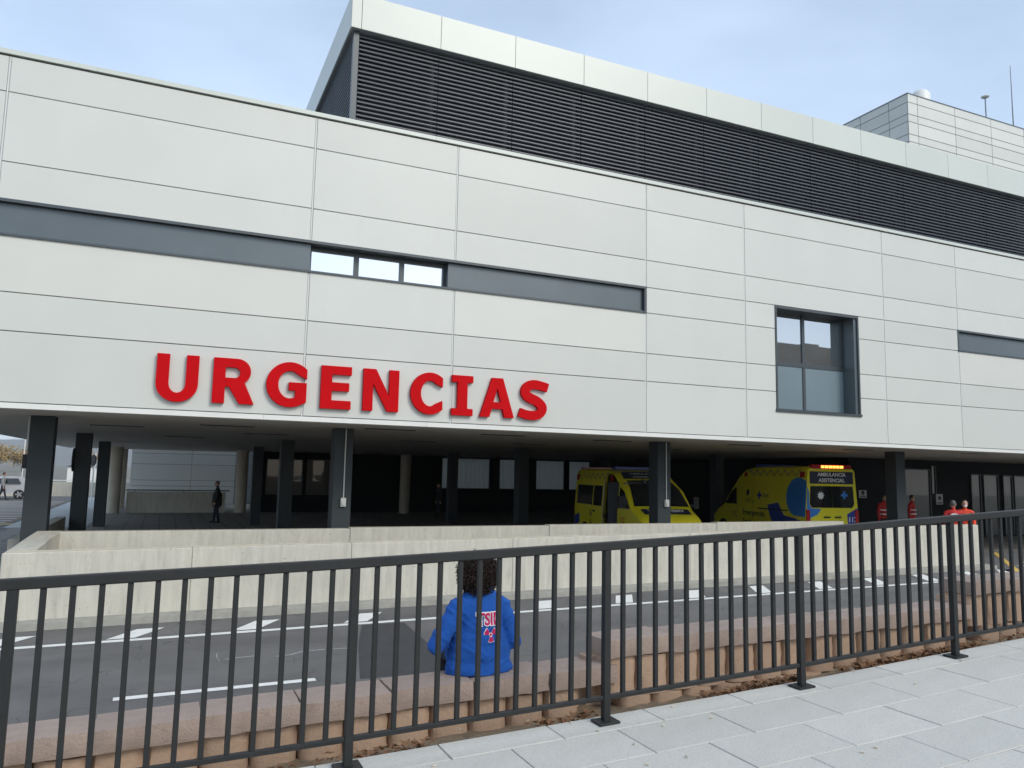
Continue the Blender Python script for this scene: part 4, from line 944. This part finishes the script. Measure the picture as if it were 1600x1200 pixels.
cu_ = MB()
for i in range(2400):
    th = q.uniform(0, 2*math.pi); ph = q.uniform(-.95, 1.0); sr = math.sqrt(max(0, 1-ph*ph))
    n_ = Vector((sr*math.cos(th), sr*math.sin(th), ph))
    if n_.y > .55 and n_.z < .5: continue
    p = HC+Vector((n_.x*.120, n_.y*.110-.018, n_.z*.120+.002)); 
    if n_.z < 0: p = HC+Vector((n_.x*.134, n_.y*.105-.030, n_.z*.145))
    ln = q.uniform(.02, .055); rad = q.uniform(.005, .010); down = (n_*.35+Vector((0, 0, -1))*(.5 if n_.z > .3 else .9)+Vector((q.uniform(-.5, .5), q.uniform(-.5, .5), q.uniform(-.3, .3)))).normalized()
    a = down.orthogonal().normalized(); b = down.cross(a); ph0 = q.uniform(0, 6.28); pts = []
    for t in range(9):
        f_ = t/8; ang = ph0+f_*q.uniform(7, 8); pts.append(p+down*ln*f_+(a*math.cos(ang)+b*math.sin(ang))*rad)
    cu_.tube(pts, .0026, 3, False)
obj('curls', cu_, 'hair', hd, 60)
def onback(mb2, x0, z0, e):
    out = MB()
    for v in mb2.v:
        x, z = x0+v[0], z0+v[1]; h_ = bvh.ray_cast(Vector((x, -1, z)), Vector((0, 1, 0)))[0]
        out.v.append((x, (h_.y if h_ else -.1)-e, z))
    out.f = mb2.f; return out
def densify(mb2, n=2):
    bm = bmesh.new(); vs_ = [bm.verts.new(v) for v in mb2.v]
    for f in mb2.f:
        try: bm.faces.new([vs_[i] for i in f])
        except ValueError: pass
    bmesh.ops.remove_doubles(bm, verts=bm.verts, dist=1e-5); bmesh.ops.triangulate(bm, faces=bm.faces); bmesh.ops.subdivide_edges(bm, edges=[e for e in bm.edges if e.calc_length() > .012], cuts=n); bmesh.ops.triangulate(bm, faces=bm.faces)
    bm.verts.index_update(); o_ = MB(); o_.add([v.co[:] for v in bm.verts], [[v.index for v in f.verts] for f in bm.faces]); bm.free(); return o_
for bold, m_, e in ((.0085, 'white', .004), (.0030, 'magenta', .0065)):
    t = text2d('TSID', .095, bold, 'CENTER'); t.v = [(v[0]*.95+.03, v[1]*1.15, 0) for v in t.v]
    obj('back_print', onback(densify(t), .0, .325, e), m_, ob_)
    ex = .004 if m_ == 'white' else 0
    for a0 in (90, 210, 330):
        lp = arc(0, 0, .047+ex, .047+ex, a0+180-28-ex*500, a0+180+28+ex*500, 8)+arc(0, 0, .014-ex, .014-ex, a0+180+28+ex*500, a0+180-28-ex*500, 4)
        obj('trefoil_blade', onback(densify(poly2d([lp]), 1), .033, .262, e), m_, ob_)
    obj('trefoil_centre', onback(densify(poly2d([arc(0, 0, .009+ex, .009+ex, 0, 340, 12)]), 1), .033, .262, e+.001), m_, ob_)
stand('person', (2.14, 34.8, FL+.003), R(82), 'person in a black coat standing side-on in the shade of the bay', 'coat', 'trouser', stride=.10, hairm='hairg', long_coat=True, height=1.74, arms=((.23, .08, .86), (-.23, .06, .86)))
stand('person', (20.42, 15.0, -.72), R(-45), 'person in a red jacket with a white back patch, seen from behind', 'redcoat', 'trouser', height=1.70, hairm='hairg', arms=((.22, .22, 1.0), (-.22, .22, 1.0)), fwd_lean=.05)
pt = bpy.data.objects['person.002'] if 'person.002' in bpy.data.objects else None
stand('person', (20.95, 15.05, -.72), R(135), 'person in an orange jacket with a face mask under the chin facing the road', 'orange', 'trouser', height=1.72, arms=((.2, .2, 1.0), (-.2, .2, 1.0)))
stand('person', (24.75, 21.0, FL+.003), R(170), 'person in a red jacket left of the rightmost column, partly hidden by it', 'redcoat', 'trouser', height=1.78, bands=True)
stand('person', (26.3, 21.05, FL+.003), R(-160), 'person in a red jacket right of the rightmost column, partly hidden by it', 'redcoat', 'trouser', height=1.78, bands=True)
stand('person', (-9.3, 58.9, -.88), R(-80), 'person in a grey sweater walking past the silver car', 'greytop', 'trouser', height=1.76, stride=.2)
stand('person', (13.0, 38.0, FL+.003), R(100), 'person in dark clothes deep in the shade before the rear wall', 'coat', 'trouser', height=1.72)
for o in list(bpy.data.objects):                             # patch and mask on the two jackets
    if o.get('label', '').startswith('person in a red jacket with a white'):
        t = MB(); t.sheet([(.10*math.cos(R(a)), -.150+.0*a, 1.29+.055*math.sin(R(a))) for a in range(0, 360, 20)]); obj('back_patch', t, 'white', o)
        obj('patch_print', MB().sheet([(.03*math.cos(R(a)), -.154, 1.29+.02*math.sin(R(a))) for a in range(0, 360, 30)]), 'blue', o)
    if o.get('label', '').startswith('person in an orange'):
        obj('face_mask', MB().ell((0, .115, 1.545), (.05, .035, .035), 12, 8), 'white', o, 60)
for (X, z0, z1, lab) in ((29.7, .55, .98, 'grey notice with a dark symbol on the wall right of the rightmost column'), (25.3, .80, 1.1, 'small grey notice on the dark wall beside the ambulance seen from behind')):
    n_ = empty('wall_notice', (X, EY, z0), label=lab, cat='sign'); obj('notice_board', MB().box(X-.2, X+.2, EY+.03, EY+.048, z0, z1), 'paper', n_)
    obj('symbol', MB().sheet([(X+.1*math.cos(R(a)), EY+.026, (z0+z1)/2+.05+.09*math.sin(R(a))) for a in range(0, 360, 30)]), 'ink', n_); obj('text_bar', MB().sheet([(X-.15, EY+.026, z0+.04), (X+.15, EY+.026, z0+.04), (X+.15, EY+.026, z0+.09), (X-.15, EY+.026, z0+.09)]), 'ink', n_)

# ------------------------------------------------------------------ silver car in the car park
c_ = empty('parked_car', (-9.95, 61.0, -.881), R(187), 'silver hatchback parked beyond the left end of the building', 'car', local=True)
prof_ = [(-1.95, .35), (-1.98, .75), (-1.90, .98), (-1.55, 1.35), (-1.2, 1.45), (.2, 1.46), (.55, 1.38), (1.05, 1.0), (1.75, .86), (1.98, .66), (2.0, .35)]
bm_ = MB()
for y, f_ in ((-.86, .0), (-.80, 1), (.80, 1), (.86, 0)):
    pass
secs = [(-.84, 0), (-.85, .4), (-.72, 1), (.72, 1), (.85, .4), (.84, 0)]
n = len(prof_)
for y, top in ((-.70, 1.0), (-.83, .985), (.83, .985), (.70, 1.0)):
    for x, z in prof_: bm_.v.append((x, y if z < 1.0 or abs(y) < .75 else math.copysign(.72, y), z*top))
for r_ in range(3):
    for i in range(n): bm_.f.append((r_*n+i, r_*n+(i+1) % n, (r_+1)*n+(i+1) % n, (r_+1)*n+i))
bm_.f += [tuple(range(n)), tuple(3*n+i for i in range(n))[::-1]]
obj('body', bm_, 'silver', c_, 35)
for s in (1, -1):
    obj('side_window', MB().sheet([(-1.35, s*.80, 1.0), (.85, s*.80, 1.0), (.48, s*.735, 1.33), (-1.15, s*.735, 1.36)]), 'vglass', c_)
    obj('tail_lamp', MB().box(-1.97, -1.88, s*.72-.1, s*.72+.1, .75, .95), 'redlamp', c_)
    for x in (-1.25, 1.25):
        wh = obj('wheel', MB().tube([(x, s*.68, .31), (x, s*.865, .31)], .31, 22), 'black', c_, 40)
        rm = MB()
        for k in range(5):
            a = 2*math.pi*k/5; rm.prism([(x+.04*math.cos(a+1.57), s*.868, .31+.04*math.sin(a+1.57)), (x+.04*math.cos(a-1.57), s*.868, .31+.04*math.sin(a-1.57)), (x+.21*math.cos(a-.2), s*.868, .31+.21*math.sin(a-.2)), (x+.21*math.cos(a+.2), s*.868, .31+.21*math.sin(a+.2))], (0, s*.012, 0))
        obj('rim', rm, 'rim', wh)
obj('rear_window', MB().sheet([(-1.88, -.6, 1.03), (-1.88, .6, 1.03), (-1.60, .58, 1.32), (-1.60, -.58, 1.32)]), 'vglass', c_)

# ------------------------------------------------------------------ trees, lamp, hill
def tree(loc, hgt, rad, leafm, label, seed, nl=1400):
    q = random.Random(seed); v = empty('tree', loc, 0, label, 'tree', 'trees beyond the car park', local=True); tk = MB()
    tk.tube([(0, 0, 0), (.05, 0, hgt*.3), (0, .05, hgt*.6), (0, 0, hgt*.95)], [.16, .12, .07, .02], 8); ends = []
    for i in range(16):
        z = hgt*q.uniform(.3, .85); a = q.uniform(0, 6.28); ln = rad*q.uniform(.6, 1.0)*(1-.4*abs(z/hgt-.55)); e = (ln*math.cos(a), ln*math.sin(a), z+ln*.5); ends.append(e)
        tk.tube([(0, 0, z), (e[0]*.5, e[1]*.5, z+ln*.3), e], [.05, .03, .01], 5)
    obj('trunk', tk, 'bark', v, 60); lv = MB()
    for i in range(nl):
        e = q.choice(ends); p = Vector((e[0]*q.uniform(.4, 1.1)+q.gauss(0, rad*.16), e[1]*q.uniform(.4, 1.1)+q.gauss(0, rad*.16), e[2]+q.gauss(0, rad*.2))); s = q.uniform(.08, .2)*rad/2
        a = Vector((q.gauss(0, 1), q.gauss(0, 1), q.gauss(0, 1))).normalized(); b = a.orthogonal().normalized()
        lv.add([p-a*s, p+b*s*.6, p+a*s, p-b*s*.6], [(0, 1, 2, 3)])
    obj('crown', lv, leafm, v)
tree((-35.5, 250, -.9), 5.2, 4.2, 'leafy', 'yellow autumn tree behind the silver car', 1)
tree((-43, 262, -.9), 5.6, 3.6, 'leafy', 'yellowish bushy tree left of the silver car', 2)
tree((-24.5, 290, -.9), 6.0, 2.6, 'leafg', 'dark thin tree between the first two left columns', 3, 700)
tree((-18.0, 270, -.9), 5.5, 3.0, 'leafy', 'bare brownish tree beside the second left column', 4, 500)
lp = empty('street_lamp', (-15.5, 90, -.9), label='slim grey street lamp with a curved arm at the far left', cat='street lamp')
obj('pole', MB().tube([(-15.9, 90, -.9), (-15.9, 90, 4.2)], [.08, .05], 8), 'greywall', lp); obj('arm', MB().tube([(-15.9, 90, 4.2), (-15.4, 90, 4.45), (-14.6, 90, 4.4)], .04, 6).ell((-14.4, 90, 4.36), (.35, .12, .07), 10, 6), 'greywall', lp)
for X, Y, hh, lb_ in ((-13.4, 95, 5.5, 'thin pale pole behind the silver car, nearer to the street lamp'), (-12.5, 99, 4.6, 'thin pale pole close beside the leftmost dark column'), (-8.2, 98, 4.2, 'thin pale pole beside the low hut beyond the parapet'), (-6.4, 90, 3.6, 'short pale pole beside the second dark column from the left')):
    tag(obj('pole', MB().tube([(X, Y, -.9), (X, Y, -.9+hh)], .05, 6), 'trimw'), lb_, 'pole', 'thin poles beyond the car park')
kq = empty('kiosk', (-8.6, 104, -.9), label='low pale hut beyond the parapet between the first two left columns', cat='building')
obj('wall', MB().box(-10.2, -7.2, 104, 107, -.9, 1.2), 'trimw', kq); obj('roof', MB().prism([(-10.4, 103.8, 1.2), (-7.0, 103.8, 1.2), (-8.7, 103.8, 1.8)], (0, 3.4, 0)), 'greymetal', kq)
hl = MB(); nx_, ny_ = 60, 10
for i in range(nx_+1):
    for j in range(ny_+1):
        X = -2600+4400*i/nx_; Y = 3300+210*j; t = j/ny_
        zz = 175*math.sin(min(1, t*1.3)*math.pi/2)*(0.75+.35*noise.noise(Vector((X*.0011, 1.7, 0)))+.12*noise.noise(Vector((X*.005, Y*.004, 3))))
        hl.v.append((X, Y, -2+zz))
for i in range(nx_):
    for j in range(ny_): a = i*(ny_+1)+j; hl.f.append((a, a+ny_+1, a+ny_+2, a+1))
obj('hills', hl, 'hill', None, 60)['kind'] = 'structure'
# building across the street, behind the photographer (seen only in the window panes)
ob = empty('opposite_building', (50, -24, -.5), label='brown building across the street mirrored in the upper panes of the square window', cat='building')
obj('wall', MB().box(34, 75, -34, -22, -.5, 12.3).box(49, 75, -33, -22.5, 12.301, 13.6).box(56, 58, -30, -26, 13.601, 14.6), 'brown', ob)
for i in range(10):
    for z in (2, 5.5, 9): 
        wn = obj('window', MB().box(36+i*3.8, 37.6+i*3.8, -22.0, -21.95, z, z+1.9), 'frame', ob)
# ------------------------------------------------------------------ air
hzb = obj('haze', MB().box(-3000, 2400, -60, 5600, -4, 210), 'ground'); hzb['kind'] = 'stuff'; hzb['label'] = 'thin pale haze over the distant hills'; hzb['category'] = 'haze'
hv = bpy.data.materials.new('haze_air'); hv.use_nodes = True; nn = hv.node_tree; nn.nodes.clear()
ho = nn.nodes.new('ShaderNodeOutputMaterial'); pv = nn.nodes.new('ShaderNodeVolumePrincipled'); pv.inputs['Color'].default_value = (.86, .9, .96, 1); pv.inputs['Density'].default_value = 0.00018; pv.inputs['Anisotropy'].default_value = .2
nn.links.new(pv.outputs['Volume'], ho.inputs['Volume']); hzb.data.materials.clear(); hzb.data.materials.append(hv)
